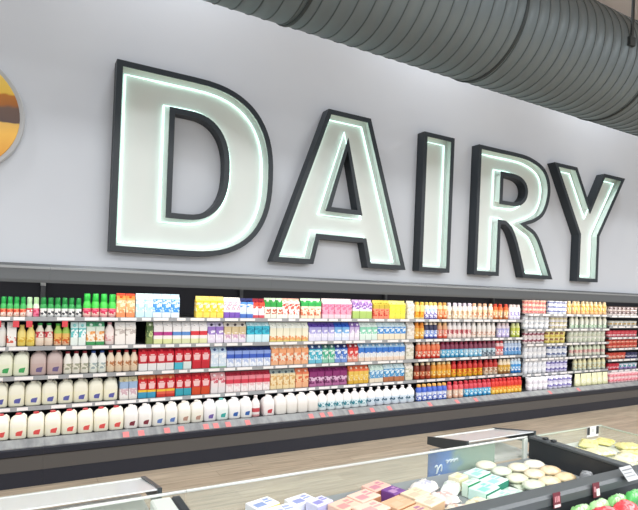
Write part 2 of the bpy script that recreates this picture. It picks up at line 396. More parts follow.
# ------------------------------------------------------------------ packaged goods on the shelves
PM = {}
def front_y(key): return 6.03 if key in ('b', 'd6', 'e7') else 6.222
def box_gable(w, d, h):
    """gable-top carton: square body, sloped shoulders, folded ridge"""
    b = h * .76; r = h * .93; i = .012
    hw, hd = w / 2, d / 2
    mb = MB()
    mb.sq([(0, hw - .002, hd - .002, 14), (.004, hw, hd, 14), (b, hw, hd, 14)], 24, smooth=False)
    vs = [(-hw, -hd, b), (hw, -hd, b), (hw, hd, b), (-hw, hd, b), (-hw, 0, r), (hw, 0, r), (-hw + i, 0, r - .002), (hw - i, 0, r - .002)]
    mb.add(vs, [(0, 1, 5, 4), (2, 3, 4, 5), (1, 2, 7), (5, 1, 7), (2, 5, 7), (3, 0, 6), (4, 3, 6), (0, 4, 6)])
    mb.box(-hw, hw, -.004, .004, r - .004, h, 0)
    return mb, b, r
def make(shape, w, d, h, bands, pr, cap):
    key = (shape, round(w, 4), h, bands, str(pr), cap)
    if key in PM: return PM[key]
    m = print_mat(bands, pr); kids = []
    cm = mat('cap_' + cap, cap, .4) if cap else None
    if shape in ('carton', 'shield'):
        mb, b, r = box_gable(w, d, h)
        cr = min(.016, w * .2)
        y = -d / 4; z = (b + r) / 2
        ang = math.atan2(r - b, d / 2)
        nrm = Vector((0, -math.sin(ang), math.cos(ang))); c0 = Vector((0, y, z))
        kids.append(('cap', MB().tube([c0, c0 + nrm * .016], cr, 12).mesh('cap', cm)))
        if shape == 'shield':
            q = w / .1
            em = MB().prism([(-.040 * q, .66 * h), (.040 * q, .66 * h), (.029 * q, .41 * h), (-.029 * q, .41 * h)], -d / 2 - .002, -d / 2 - .0002)
            em.prism([(-.024 * q, .73 * h), (.024 * q, .73 * h), (.020 * q, .675 * h), (-.020 * q, .675 * h)], -d / 2 - .002, -d / 2 - .0002)
            kids.append(('emblem', em.mesh('emblem', mat('emblem_pale', 'f2c6c4', .5))))
    elif shape == 'jug':
        a, c = w / 2, d / 2
        mb = MB().sq([(0, a * .9, c * .9, 5), (.012, a, c, 6), (h * .56, a, c, 6), (h * .68, a * .97, c * .97, 5), (h * .79, a * .86, c * .86, 3.8),
                      (h * .87, a * .64, c * .64, 3), (h * .915, a * .38, c * .38, 2.3), (h * .93, .026, .026, 2), (h * .95, .024, .024, 2)], 24)
        mb.tube([(a * .35, c * .2, h * .89), (a * .60, c * .3, h * .92), (a * .82, c * .34, h * .85), (a * .90, c * .36, h * .70), (a * .86, c * .34, h * .55)], .012, 8)
        kids.append(('cap', MB().lathe([(h * .94, .024), (h * .945, .027), (h * .99, .027), (h, .024)], 14).mesh('cap', cm)))
        if pr:
            lm = mat('jug_label_' + pr[1], pr[1], .5)
            x0, x1, z0, z1 = -a * .28, a * .55, h * .13, h * .34
            lb = MB().prism([(x0, z0 + .004), (x1 - .012, z0), (x1, z1), (x0 + .012, z1 - .008), (x0, z1 - .02)], -c - .0015, -c + .001)
            kids.append(('label_panel', lb.mesh('label_panel', lm)))
    elif shape == 'hjug':
        a, c = w / 2, min(w, d) / 2
        mb = MB().sq([(0, a * .9, c * .9, 3), (.01, a, c, 3.2), (h * .62, a, c, 3.2), (h * .72, a * .86, c * .86, 2.6), (h * .82, a * .56, c * .56, 2.2), (h * .87, .021, .021, 2), (h * .92, .02, .02, 2)], 18)
        kids.append(('cap', MB().lathe([(h * .905, .0225), (h * .99, .0225), (h, .02)], 12).mesh('cap', cm)))
    elif shape == 'bottle':
        a = w / 2; ch = .16 * h
        mb = MB().lathe([(0, a * .88), (.008, a), (h * .16, a), (h * .30, a * .93), (h * .44, a * .93), (h * .62, a), (h * .72, a * .95), (h * .79, a * .8), (h * .83, a * .6), (h * .87, a * .55)], 16)
        kids.append(('cap', MB().lathe([(h - ch, a * .70), (h - ch + .004, a * .72), (h - .012, a * .66), (h - .004, a * .6), (h, a * .5)], 14).mesh('cap', cm)))
    elif shape == 'smoothie':
        a = w / 2
        mb = MB().lathe([(0, a * .9), (.008, a), (h * .52, a), (h * .60, a * .9), (h * .68, a * .74), (h * .72, a * .70)], 16)
        kids.append(('cap', MB().lathe([(h * .67, a * .78), (h * .68, a * .82), (h * .96, a * .78), (h * .985, a * .72), (h, a * .6)], 16).mesh('cap', cm)))
    elif shape == 'tub':
        a = w / 2
        mb = MB().lathe([(0, a * .78), (.006, a * .82), (h * .86, a * .95)], 14)
        kids.append(('lid', MB().lathe([(h * .86, a * .97), (h * .88, a), (h * .96, a), (h - .001, a * .94)], 14).mesh('lid', cm)))
    elif shape == 'bag':
        a = w / 2
        rings = []
        mb = MB().sq([(0, a * .92, d * .42, 3), (.012, a * .98, d * .5, 3), (h * .35, a, d * .46, 2.6), (h * .65, a * .97, d * .32, 2.4), (h * .86, a * .94, d * .12, 2.6), (h * .9, a * .96, .004, 4), (h, a * .97, .003, 4)], 20)
    me = mb.mesh(shape, m)
    PM[key] = (me, kids)
    return PM[key]
ORD = ['first', 'second', 'third', 'fourth', 'fifth', 'sixth', 'seventh', 'eighth', 'ninth', 'tenth']
PLACE = {'t': 'top shelf', '2': 'second shelf', '3': 'third shelf', '4': 'fourth shelf', 'b': 'bottom deck',
         'd1': 'top yogurt shelf', 'd2': 'second yogurt shelf', 'd3': 'third yogurt shelf', 'd4': 'fourth yogurt shelf', 'd5': 'fifth yogurt shelf', 'd6': 'lowest yogurt shelf',
         'e1': 'top far-right shelf', 'e2': 'second far-right shelf', 'e3': 'third far-right shelf', 'e4': 'fourth far-right shelf', 'e5': 'fifth far-right shelf', 'e6': 'sixth far-right shelf', 'e7': 'lowest far-right shelf'}
CATS = {'juice_bottle': 'juice bottle', 'milk_carton': 'carton', 'juice_carton': 'carton', 'creamer_bottle': 'bottle', 'milk_bottle': 'milk bottle', 'milk_jug': 'milk jug',
        'yogurt_tub': 'tub', 'dip_tub': 'tub', 'drink_bottle': 'bottle', 'cheese_pouch': 'pouch'}
LAY = {1: [''], 2: ['lower', 'upper'], 3: ['lowest', 'middle', 'topmost']}
USED = set()
def R(key, shape, x0, x1, n, h, bands, pr, cap, name, descr, layers):
    p = (x1 - x0) / n
    w = min(p * (.975 if shape in ('jug', 'bottle', 'hjug') else .955), .158 if shape == 'jug' else .16)
    d = {'jug': .152, 'carton': .095, 'shield': .095, 'hjug': .11, 'bottle': w, 'smoothie': w, 'tub': w, 'bag': .07}[shape]
    if shape == 'carton' and w < .08: d = .075
    if shape in ('bottle', 'smoothie'): w = d = min(w, .092)
    me, kids = make(shape, w, d, h, bands, pr, cap)
    where = PLACE[key]
    for i in range(n):
        x = x0 + p * (i + .5)
        for l in range(layers):
            jx = random.uniform(-.5, .5) * (p - w) * .6; jy = random.uniform(0, .012) if layers == 1 else 0
            o = put(name, me, None, (x + jx, front_y(key) + d / 2 + jy, SHELF[key] + l * h))
            if n == 1: pos = ', ' + where
            else: pos = ', %s from left, %s' % (ORD[i] if i else 'first', where)
            if layers > 1: pos = pos.replace(', %s' % where, ', %s layer, %s' % (LAY[layers][l], where))
            lab = descr + pos
            if lab in USED: print('DUPLICATE LABEL', lab)
            if len(lab.split()) > 16: print('LONG', lab)
            USED.add(lab)
            tag(o, lab, CATS[name], descr + 's, ' + where)
            for kn, km in kids: put(kn, km, o)
R('t','smoothie',-0.236,0.054,5,0.205,'0:e9b9a0 0.12:f0e3d8 0.3:f08a68 0.55:3fae5a',('d8442c', 0.15, 0.5),'1f9a45','juice_bottle','green-capped juice bottle with salmon label',1)
R('t','smoothie',0.054,0.116,1,0.205,'0:f0d9d4 0.12:f4e4e0 0.35:d8404c 0.6:a9d9a6',('f6f0ee', 0.35, 0.5),'b5d8ad','juice_bottle','pale-capped juice bottle with red label',1)
R('t','smoothie',0.116,0.178,1,0.205,'0:ee7f9c 0.6:d9e6cd',('d33a66', 0.1, 0.6),'b2d7a4','juice_bottle','pale-capped juice bottle with bright pink label',1)
R('t','smoothie',0.180,0.585,6,0.205,'0:d8dad8 0.15:3a3c44 0.45:e6e6e2 0.6:2f9a4d',('f4f2ee', 0.15, 0.45),'1b8a3e','juice_bottle','green-capped juice bottle with black and white label',1)
R('t','smoothie',0.594,0.939,4,0.258,'0:e9a9a6 0.14:f3dccb 0.3:f07690 0.52:48c64c',('d9345c', 0.18, 0.48),'2fb544','juice_bottle','tall bright green bottle with pink label',1)
R('t','carton',0.939,1.139,2,0.27,'0:e98d5c 0.3:f2a56a 0.75:ee8c48 0.9:d8492e',('f7d9b4', 0.2, 0.7),'e05a2c','juice_carton','orange gable carton with pale print',1)
R('t','carton',1.144,1.339,2,0.275,'0:c4e4f2 0.3:a9dcec 0.75:d9eff5',('f3fafc', 0.25, 0.7),'e9f3f6','milk_carton','pale blue gable carton',1)
R('t','carton',1.339,1.651,3,0.275,'0:e3f0f8 0.22:3d8fdc 0.78:c8e4f4',('d5ebfa', 0.25, 0.75),'eef5f8','milk_carton','vivid blue gable carton with white top',1)
R('t','carton',1.847,2.196,4,0.262,'0:f3d35a 0.25:f2c62c 0.8:f5dc7a',('f9f0c8', 0.3, 0.7),'f2dd88','juice_carton','yellow gable carton',1)
R('t','carton',2.196,2.412,3,0.255,'0:7b55b8 0.28:f3ecf2 0.9:f5f1ea',('e6a7b8', 0.4, 0.8),'f4f0ea','milk_carton','white carton with purple base',1)
R('t','carton',2.412,2.588,2,0.25,'0:4a74c4 0.2:cfe0f6 0.55:5a9ae6 0.8:32386e',('f2f5fb', 0.3, 0.7),'2d3566','milk_carton','light blue carton with navy gable',1)
R('t','carton',2.588,2.746,2,0.25,'0:d6505c 0.15:e7e1ee 0.5:e8503c 0.8:a02335',('f6efef', 0.3, 0.6),'9c1f35','milk_carton','white carton with red band and dark red gable',1)
R('t','carton',2.748,2.999,3,0.262,'0:f3efe0 0.55:2f9e44 0.9:d5e8cc',('c96a4c', 0.2, 0.45),'e6eee0','milk_carton','cream carton with green top',1)
R('t','carton',2.999,3.259,3,0.262,'0:f5efe6 0.85:f0b9a4',('da4a38', 0.2, 0.75),'f0d9cc','milk_carton','white carton with red figure print',1)
R('t','carton',3.282,3.592,3,0.27,'0:f2ddc6 0.6:2fa24c 0.88:d2e8cc',('d9744c', 0.15, 0.5),'dcebd4','milk_carton','tan carton with green top',1)
R('t','carton',3.608,4.093,5,0.275,'0:efc9d2 0.2:e79ab0 0.75:f4e3e0',('d0688c', 0.25, 0.7),'f3e4e0','milk_carton','pale pink carton',1)
R('t','carton',4.110,4.449,3,0.27,'0:a9c46a 0.4:efe3ee 0.7:cdb0d8',('8a5fae', 0.5, 0.9),'e9dcea','milk_carton','lavender carton with green base',1)
R('t','carton',4.467,4.757,3,0.27,'0:e98a6a 0.55:b9a432 0.85:d9c95a',('c93f2c', 0.15, 0.5),'d8c75a','juice_carton','olive carton with red base',1)
R('t','carton',4.757,5.069,3,0.27,'0:f1dc4c 0.3:f4e03c 0.8:f2ea8c',('c9d24c', 0.25, 0.7),'f0e890','juice_carton','lemon yellow carton',1)
R('t','carton',5.097,5.234,1,0.275,'0:ece6d6 0.5:f2ece0',('cfc6b2', 0.2, 0.7),'f0e8dc','milk_carton','plain cream carton at the right end of its bay',1)
R('t','bottle',5.264,5.453,2,0.262,'0:f4e6b2 0.1:f2b52c 0.5:f5d98c',('e08a1c', 0.15, 0.5),'f3c648','creamer_bottle','golden creamer bottle with yellow cap',1)
R('t','bottle',5.453,5.719,3,0.262,'0:6d62b4 0.5:b9d4ea 0.7:f3ead8',('f1eefa', 0.1, 0.6),'f0cf6a','creamer_bottle','purple-blue creamer bottle with yellow cap',1)
R('t','bottle',5.719,5.930,2,0.262,'0:d9703c 0.5:ee9a5c 0.7:f3d3a4',('f3c39a', 0.15, 0.6),'f1b45a','creamer_bottle','burnt orange creamer bottle',1)
R('t','bottle',5.930,6.482,5,0.262,'0:f1dcc4 0.12:f3e7d6 0.7:f6ecea',('d9b48c', 0.15, 0.6),'dfd3e2','creamer_bottle','cream creamer bottle with lilac cap',1)
R('t','bottle',6.482,6.974,4,0.262,'0:f2e0cc 0.5:f0d0aa 0.7:f3e0d0',('e39a6a', 0.15, 0.5),'ecb894','creamer_bottle','cream creamer bottle with peach cap',1)
R('t','bottle',6.974,7.355,3,0.262,'0:c9703c 0.3:e9a46a 0.7:e4622c',('f1d8ba', 0.15, 0.6),'c63a22','creamer_bottle','brown creamer bottle with red cap',1)
R('t','bottle',7.368,7.643,3,0.258,'0:d9d4ea 0.3:8f86c4 0.6:f0ecf2',('f3effa', 0.2, 0.6),'ecd9d4','creamer_bottle','lilac creamer bottle with white cap',1)
R('2','hjug',-0.196,-0.115,1,0.245,'0:f3efe6 0.7:f6f3ee',None,'e8e2da','milk_bottle','plain white milk bottle at the far left',1)
R('2','carton',-0.113,-0.024,1,0.25,'0:f1e6dc 0.12:f3eee8 0.9:f3eeea',('d8604c', 0.15, 0.45),'efe6df','milk_carton','white carton with red square print',1)
R('2','hjug',-0.017,0.144,2,0.22,'0:efd46a 0.3:f4df84 0.8:f2dc80',('e4b93c', 0.2, 0.45),'f0d878','juice_bottle','yellow domed juice bottle',1)
R('2','hjug',0.148,0.315,2,0.24,'0:f0d9c2 0.25:efe0cc 0.4:c92f38 0.68:e7e2d0',('f2e6d8', 0.42, 0.66),'2c9a4c','juice_bottle','green-capped juice bottle with dark red label',1)
R('2','hjug',0.322,0.479,2,0.235,'0:f2cda8 0.2:f0c06a 0.6:a9cf5a',('d8632c', 0.1, 0.4),'55b84c','juice_bottle','orange juice bottle with light green top',1)
R('2','carton',0.481,0.635,2,0.25,'0:e8efe8 0.35:66c4c4 0.75:d9efec',('f2f8f6', 0.3, 0.7),'8fd0cc','milk_carton','teal and white gable carton',1)
R('2','carton',0.637,0.826,2,0.255,'0:3f9a58 0.15:f2e9d6 0.6:dfeadb 0.8:58a87c',('e99a4c', 0.2, 0.6),'dcebe0','milk_carton','green and white carton with orange print',1)
R('2','hjug',0.830,0.931,1,0.25,'0:f0dcd6 0.4:f3e4de',('e0959a', 0.2, 0.5),'d9a0aa','milk_bottle','pale pink milk bottle between white cartons',1)
R('2','carton',0.933,1.162,2,0.25,'0:f2ebe4 0.8:f4efea',('c9bcb4', 0.4, 0.7),'f0e9e4','milk_carton','white gable carton with grey round mark',1)
R('2','carton',1.278,1.354,1,0.255,'0:8a9a5a 0.3:4f6a3c 0.8:6a7a52',('c4cf8a', 0.3, 0.6),'cfd6b8','milk_carton','dark green carton beside an empty gap',1)
R('2','carton',1.358,1.574,2,0.255,'0:dfe2a4 0.22:f3ece4 0.38:b83a86 0.55:f6f1ee',None,'f3edea','milk_carton','white carton with magenta band',1)
R('2','carton',1.577,1.791,2,0.255,'0:dfe2b4 0.22:f1eeea 0.38:5a8ac8 0.55:f6f2f0',None,'f3eeec','milk_carton','white carton with blue band',1)
R('2','carton',1.793,1.999,2,0.255,'0:e4e4b0 0.22:f4ebe8 0.38:d8313c 0.58:f6f1f0',None,'f3eeec','milk_carton','white carton with red band',1)
R('2','carton',2.001,2.206,2,0.255,'0:e9dcec 0.4:9a78c8 0.78:d9d0e8',('f2ecf6', 0.15, 0.6),'3a3448','milk_carton','purple and white carton',1)
R('2','carton',2.210,2.506,3,0.255,'0:eae0ee 0.2:d3a8c4 0.4:dcc69a 0.78:e6ddd0',('f4ecec', 0.15, 0.5),'4a4048','milk_carton','tan and white carton with plum base',1)
R('2','carton',2.512,2.829,3,0.255,'0:d6eff4 0.38:39bcd4 0.8:bfe4ea',('1e93b4', 0.4, 0.7),'d8eef2','milk_carton','cyan and white carton',1)
R('2','carton',2.834,3.403,6,0.252,'0:e8d27a 0.2:efe9d0 0.7:eef0e6',('f0a46a', 0.08, 0.3),'f2f0e6','milk_carton','pale cream carton with yellow base',1)
R('2','carton',3.408,3.816,4,0.252,'0:e4e0f2 0.4:a9a4dc 0.75:5f48a4',('f3f0fa', 0.2, 0.6),'54409a','milk_carton','lilac carton with purple gable',1)
R('2','carton',3.821,4.065,2,0.252,'0:e2e6f6 0.4:7ab4e8 0.75:2c5cc0',('f3f6fb', 0.2, 0.6),'2a54b4','milk_carton','light blue carton with cobalt gable',1)
R('2','carton',4.070,4.236,2,0.252,'0:ece2ee 0.4:cab4dc 0.75:8a6ab4',('f5eff6', 0.2, 0.6),'e9dfee','milk_carton','lilac carton with mauve gable',1)
R('2','carton',4.241,4.554,3,0.252,'0:dfeee2 0.35:8fd4b8 0.75:e3f0ea',('f3f8f4', 0.3, 0.6),'e2efe8','milk_carton','mint green carton',1)
R('2','carton',4.559,5.083,5,0.252,'0:f0e2c8 0.35:3f8fd8 0.75:d4e8ee',('e6f1f8', 0.4, 0.7),'e2eef0','milk_carton','blue carton with cream base',1)
R('2','carton',5.113,5.260,1,0.255,'0:ece4d8 0.5:f3ede6',('d6cabb', 0.2, 0.7),'f0e8e0','milk_carton','plain cream carton at the right end of its bay',1)
R('2','bottle',5.279,5.459,2,0.258,'0:eba93c 0.5:f2b950 0.75:e58c2c',('f8e0a8', 0.2, 0.5),'e78a28','creamer_bottle','amber creamer bottle with orange cap',1)
R('2','bottle',5.463,5.736,3,0.258,'0:4a52a4 0.15:7a98e0 0.6:3a3a5a',('e9eefa', 0.15, 0.6),'f0e2cc','creamer_bottle','blue creamer bottle with cream cap',1)
R('2','bottle',5.740,5.947,2,0.258,'0:d9604c 0.2:e8826c 0.65:e9b48c',('f3cdbd', 0.2, 0.6),'f0c48c','creamer_bottle','coral creamer bottle with tan cap',1)
R('2','bottle',5.953,6.476,5,0.258,'0:f0ddd6 0.5:ecccc6 0.65:f6f0ee',('cf5f6a', 0.3, 0.6),'f4eeee','creamer_bottle','white creamer bottle with red print',1)
R('2','bottle',6.483,7.064,5,0.258,'0:efe2d6 0.4:f4ece4 0.65:f7f3ee',('dcae9a', 0.2, 0.45),'f4eee8','creamer_bottle','white creamer bottle with faint peach print',1)
R('2','bottle',7.089,7.398,3,0.25,'0:c9bce4 0.4:b4b4e8 0.7:ecdfe6',('f3effa', 0.2, 0.6),'ead6d4','creamer_bottle','lavender creamer bottle',1)
R('2','bottle',7.436,7.667,2,0.25,'0:b8c44c 0.3:cfd65a 0.75:e0e4a0',('f3f3d0', 0.2, 0.5),'dfe4a4','creamer_bottle','lime green creamer bottle',1)
R('3','jug',-0.190,0.102,2,0.258,'0:f2f4d8 0.5:f4f4de',('l', '3fa45a'),'e9e6da','milk_jug','cream milk jug with green label',1)
R('3','jug',0.108,0.417,2,0.258,'0:c9b0aa 0.5:cdb8b2',('l', '6a5a84'),'cbb6b0','milk_jug','mauve brown chocolate milk jug',1)
R('3','hjug',0.424,0.677,3,0.24,'0:efe9d8 0.5:f2eee4',('a8a890', 0.2, 0.5),'8f1f30','milk_bottle','white milk bottle with dark red cap',1)
R('3','hjug',0.679,0.858,2,0.24,'0:eef0e2 0.5:f0f0ea',('a6b4b4', 0.2, 0.5),'234a94','milk_bottle','white milk bottle with dark blue cap',1)
R('3','hjug',0.862,1.199,4,0.24,'0:efd6b6 0.5:f0dcc2',('c07a4a', 0.3, 0.55),'b8323a','milk_bottle','peach coloured milk bottle with red cap',1)
R('3','shield',1.200,1.609,4,0.26,'0:e8e6e4 0.32:c41f30 0.48:d42838 0.85:b41c2c',None,'d63a44','milk_carton','red milk carton with white lower panel',1)
R('3','shield',1.611,1.713,1,0.26,'0:49b8cc 0.32:c41f30 0.48:d42838 0.85:b41c2c',None,'d63a44','milk_carton','red milk carton with teal lower panel',1)
R('3','shield',1.716,1.820,1,0.26,'0:dfe9e4 0.34:bf2030 0.48:d42838 0.85:b41c2c',None,'d63a44','milk_carton','red milk carton right of the teal-based one',1)
R('3','shield',1.822,2.046,2,0.26,'0:c8202f 0.32:d42838 0.85:b41c2c',None,'d63a44','milk_carton','all-red milk carton',1)
R('3','carton',2.053,2.256,2,0.255,'0:86b48a 0.06:d6e4f0 0.75:c2d6e8',('f2f6fa', 0.2, 0.7),'31457c','milk_carton','pale blue carton with navy cap',1)
R('3','carton',2.260,2.858,6,0.255,'0:dde4f2 0.2:b9c8ea 0.42:3f62c4 0.62:8fa6e0 0.8:24306a',('f2f5fc', 0.05, 0.4),'25336c','milk_carton','royal blue and white carton with navy gable',1)
R('3','carton',2.867,3.417,5,0.26,'0:f0b48a 0.2:f2e2cc 0.6:f0a878 0.85:f3ddc8',('ee8a58', 0.2, 0.6),'f3e6d6','milk_carton','white and orange carton',1)
R('3','carton',3.424,3.636,2,0.26,'0:6cc0d8 0.3:3fb4cc 0.75:3c5a8a',('e3f3f6', 0.2, 0.7),'dfe8ee','milk_carton','cyan carton with slate gable',1)
R('3','carton',3.640,3.838,2,0.26,'0:8fd0b4 0.3:3fb48c 0.75:4a7a74',('e6f4ec', 0.2, 0.7),'dfeae4','milk_carton','sea green carton',1)
R('3','carton',3.841,4.046,2,0.26,'0:7a9ad8 0.3:3f74cc 0.75:2a3c78',('e4ecf8', 0.2, 0.7),'dde4f0','milk_carton','cobalt blue carton',1)
R('3','carton',4.054,4.233,2,0.26,'0:e9a08a 0.3:dc3f3c 0.75:a8323c',('f6dcd4', 0.15, 0.6),'ecd9d4','milk_carton','bright red carton',1)
R('3','carton',4.238,5.080,8,0.26,'0:efd8c4 0.25:dfe6ec 0.45:3478d0 0.75:9cc4e4',('f4f2f0', 0.2, 0.5),'e3ecf2','milk_carton','blue and white carton with beige base',1)
R('3','carton',5.100,5.255,1,0.26,'0:e6e2d2 0.5:f2ece4',('c8c2ac', 0.2, 0.7),'efe8e0','milk_carton','plain cream carton at the right end of its bay',1)
R('3','bottle',5.325,5.815,5,0.262,'0:d23a2c 0.2:e85f3f 0.6:ec8458',('f6d3bd', 0.15, 0.5),'f0d8c4','creamer_bottle','red-orange creamer bottle with pale cap',1)
R('3','bottle',5.821,6.313,5,0.262,'0:3f9cc8 0.2:58b4dc 0.58:8a3a54',('d6ecf4', 0.15, 0.5),'8a2440','creamer_bottle','cyan creamer bottle with maroon cap',1)
R('3','bottle',6.319,6.747,4,0.262,'0:7cc0e0 0.3:94cce8 0.58:8a4058',('e6f3f8', 0.15, 0.5),'8c2a44','creamer_bottle','sky blue creamer bottle with maroon cap',1)
R('3','bottle',6.754,7.057,3,0.262,'0:b9c4cc 0.3:c6dce6 0.58:84485a',('4a5a6a', 0.1, 0.4),'90304a','creamer_bottle','grey-blue creamer bottle with maroon cap',1)
R('3','bottle',7.069,7.253,2,0.255,'0:e9b0ac 0.3:e05a5c 0.7:e8c8c8',('f6e3e0', 0.2, 0.5),'cc3a44','creamer_bottle','red and white creamer bottle',1)
R('3','bottle',7.261,7.695,5,0.25,'0:6fa8d8 0.3:d2dff0 0.7:b4c4dc',('4a84c8', 0.3, 0.6),'e0e4ea','creamer_bottle','pale blue creamer bottle with white cap',1)
R('4','jug',-0.232,0.989,8,0.255,'0:f6f2d8 0.5:f6f2de',('l', '5a5ea4'),'efeade','milk_jug','white milk jug with violet-blue label',1)
R('4','carton',1.005,1.201,2,0.25,'0:e9e4dc 0.2:d9b8c0 0.5:9fb8d8 0.8:d8d2b0',('f1edea', 0.1, 0.5),'c8b88a','milk_carton','small white carton with pink and blue print',1)
R('4','shield',1.207,1.409,2,0.258,'0:3f9cc0 0.26:eec23c 0.36:d02a30 0.85:e07a4c',None,'e39a6a','milk_carton','red milk carton with yellow stripe and blue base',1)
R('4','shield',1.413,1.630,2,0.258,'0:c9342c 0.14:e2624a 0.26:eec23c 0.36:cc2430 0.85:e0704c',None,'e39a6a','milk_carton','red milk carton with yellow stripe and red base',1)
R('4','shield',1.634,1.829,2,0.258,'0:39a4b4 0.34:cc2430 0.85:c42834',None,'dc4a4c','milk_carton','red milk carton with teal base',1)
R('4','shield',1.832,2.059,2,0.258,'0:d24a24 0.36:d02a38 0.85:c42834',None,'dc4a4c','milk_carton','red milk carton with orange base',1)
R('4','carton',2.065,2.256,2,0.25,'0:e9e2e2 0.3:efe0e0 0.7:e6a8ac',('d66a78', 0.5, 0.75),'f1dfe0','milk_carton','white carton with rose top',1)
R('4','carton',2.260,2.859,6,0.255,'0:f2e0de 0.3:ecc0c4 0.42:d83c50 0.62:e88a94 0.8:a8283c',('f8efee', 0.05, 0.4),'a82a3e','milk_carton','crimson and white carton with dark red gable',1)
R('4','carton',2.866,3.233,4,0.255,'0:efd8a8 0.3:f0dcb2 0.8:a8b4b0',('dcae6a', 0.2, 0.7),'4a5a60','milk_carton','tan carton with dark cap',1)
R('4','carton',3.237,3.439,2,0.255,'0:f0b48a 0.3:f0c79a 0.7:e9825c',('e0643c', 0.3, 0.6),'ecd0bc','milk_carton','orange-tan carton',1)
R('4','carton',3.446,4.061,5,0.26,'0:b46a9a 0.3:e2bcd6 0.5:8a2a6c 0.78:722258',('6a2058', 0.15, 0.5),'7a2a60','milk_carton','magenta-purple carton',1)
R('4','carton',4.086,4.432,4,0.255,'0:e3b43c 0.3:ecc45a 0.7:e9744c',('f4e2b0', 0.2, 0.5),'efd0b4','juice_carton','golden carton with orange top',1)
R('4','carton',4.441,4.698,3,0.255,'0:efe2cc 0.25:5a9ccc 0.7:cfe6dc',('dceef4', 0.3, 0.7),'dfeee6','milk_carton','sky blue carton with cream base',1)
R('4','carton',4.702,5.087,4,0.255,'0:b8744c 0.28:3a94cc 0.75:cde4ea',('e3f1f6', 0.3, 0.7),'e2edf0','milk_carton','blue carton with brown base',1)
R('4','carton',5.106,5.256,1,0.255,'0:e3e0cc 0.5:efe9e0',('c4c0a8', 0.2, 0.7),'ede6de','milk_carton','plain cream carton at the right end of its bay',1)
R('4','bottle',5.301,5.634,3,0.255,'0:a83c24 0.2:c8582f 0.55:8a3a2a',('f0c8a0', 0.25, 0.5),'ecd4b0','creamer_bottle','russet creamer bottle with cream cap',1)
R('4','bottle',5.640,6.066,4,0.255,'0:dc8a1c 0.25:f0b22c 0.6:e89a3c',('f6dc94', 0.2, 0.5),'f0d69a','creamer_bottle','golden orange creamer bottle with cream cap',1)
R('4','bottle',6.073,6.788,6,0.255,'0:ecae2c 0.25:f2c83a 0.55:d63a34',('e86a2c', 0.2, 0.5),'b8242c','creamer_bottle','yellow creamer bottle with red cap',1)
R('4','bottle',6.796,7.148,3,0.255,'0:e6d2ba 0.25:ead6c0 0.55:c83a34',('b88a6a', 0.15, 0.5),'b4242c','creamer_bottle','beige creamer bottle with red cap',1)
R('4','bottle',7.156,7.447,3,0.25,'0:9a6a34 0.3:d8a83c 0.7:efe0c4',('f2dca0', 0.2, 0.5),'ecdcc4','creamer_bottle','brown and gold creamer bottle with white cap',1)
R('4','bottle',7.455,7.714,3,0.25,'0:2c7ac4 0.3:4aa0e0 0.7:c9e0f0',('e0f0fa', 0.2, 0.5),'e3ecf4','creamer_bottle','blue creamer bottle with white cap',1)
R('b','jug',-0.211,1.035,8,0.25,'0:f8f3dc 0.5:f8f3e2',('l', 'd8504c'),'c8323a','milk_jug','white milk jug with red cap and red label',1)
R('b','jug',1.038,1.337,2,0.25,'0:f6f2ec 0.5:f6f3ee',('l', '7a2a38'),'f0ece6','milk_jug','white milk jug with maroon label',1)
R('b','jug',1.340,1.630,2,0.25,'0:f1efe6 0.5:f1efe8',('l', '5a78b4'),'e9e6e0','milk_jug','white milk jug with slate blue label',1)
R('b','jug',1.634,1.931,2,0.25,'0:f2eee0 0.5:f2eee4',('l', 'b08a7a'),'e9e2d8','milk_jug','cream milk jug with brown label',1)
R('b','jug',1.934,2.087,1,0.25,'0:f0eef0 0.5:f2f0f0',('l', '6a5a9c'),'ecebee','milk_jug','white milk jug with purple label',1)
R('b','jug',2.089,2.243,1,0.25,'0:e9f2ee 0.5:eff4f0',('l', '2fa09a'),'5ab8b0','milk_jug','white milk jug with teal cap and label',1)
R('b','jug',2.246,2.552,2,0.25,'0:f3f2f0 0.5:f4f2f0',('l', '2a5ca4'),'efeeee','milk_jug','white milk jug with navy label',1)
R('b','hjug',2.556,2.660,1,0.26,'0:d89a9c 0.12:f2eae8 0.25:c84a54 0.45:f3ecea',None,'efe6e4','milk_bottle','slim white milk bottle with red label',1)
R('b','jug',2.664,2.867,1,0.25,'0:f3ecea 0.5:f4eeec',('l', 'c03a44'),'f0e8e6','milk_jug','broad white milk jug with red label',1)
R('b','jug',2.871,3.499,4,0.25,'0:efebe4 0.5:f2eeea',None,'f0ece8','milk_jug','plain white milk jug without label',1)
R('b','hjug',3.503,4.299,6,0.252,'0:e4eef0 0.12:dcecf0 0.5:f4f1ee',('2f8a9a', 0.2, 0.42),'f3f0ee','milk_bottle','white milk bottle with teal label',1)
R('b','hjug',4.304,5.155,6,0.252,'0:dfe6f0 0.12:d6e4f0 0.5:f4f1f0',('2a5a74', 0.25, 0.4),'f3eff0','milk_bottle','white milk bottle with dark slate label',1)
R('b','bottle',5.204,5.804,6,0.245,'0:4a6ac8 0.4:d0d8f0 0.6:4f6ed0',('eef1fb', 0.1, 0.55),'e6ae5c','creamer_bottle','blue creamer bottle with orange cap',1)
R('b','bottle',5.810,6.165,3,0.25,'0:e4b49a 0.3:e9cbb2 0.6:e2606a',('f3e4d6', 0.2, 0.5),'cc3444','creamer_bottle','pinkish tan creamer bottle with red cap',1)
R('b','bottle',6.172,6.772,6,0.25,'0:2f94c8 0.3:48b0dc 0.58:d64a58',('cfeaf4', 0.15, 0.5),'c42c3c','creamer_bottle','cyan creamer bottle with red cap',1)
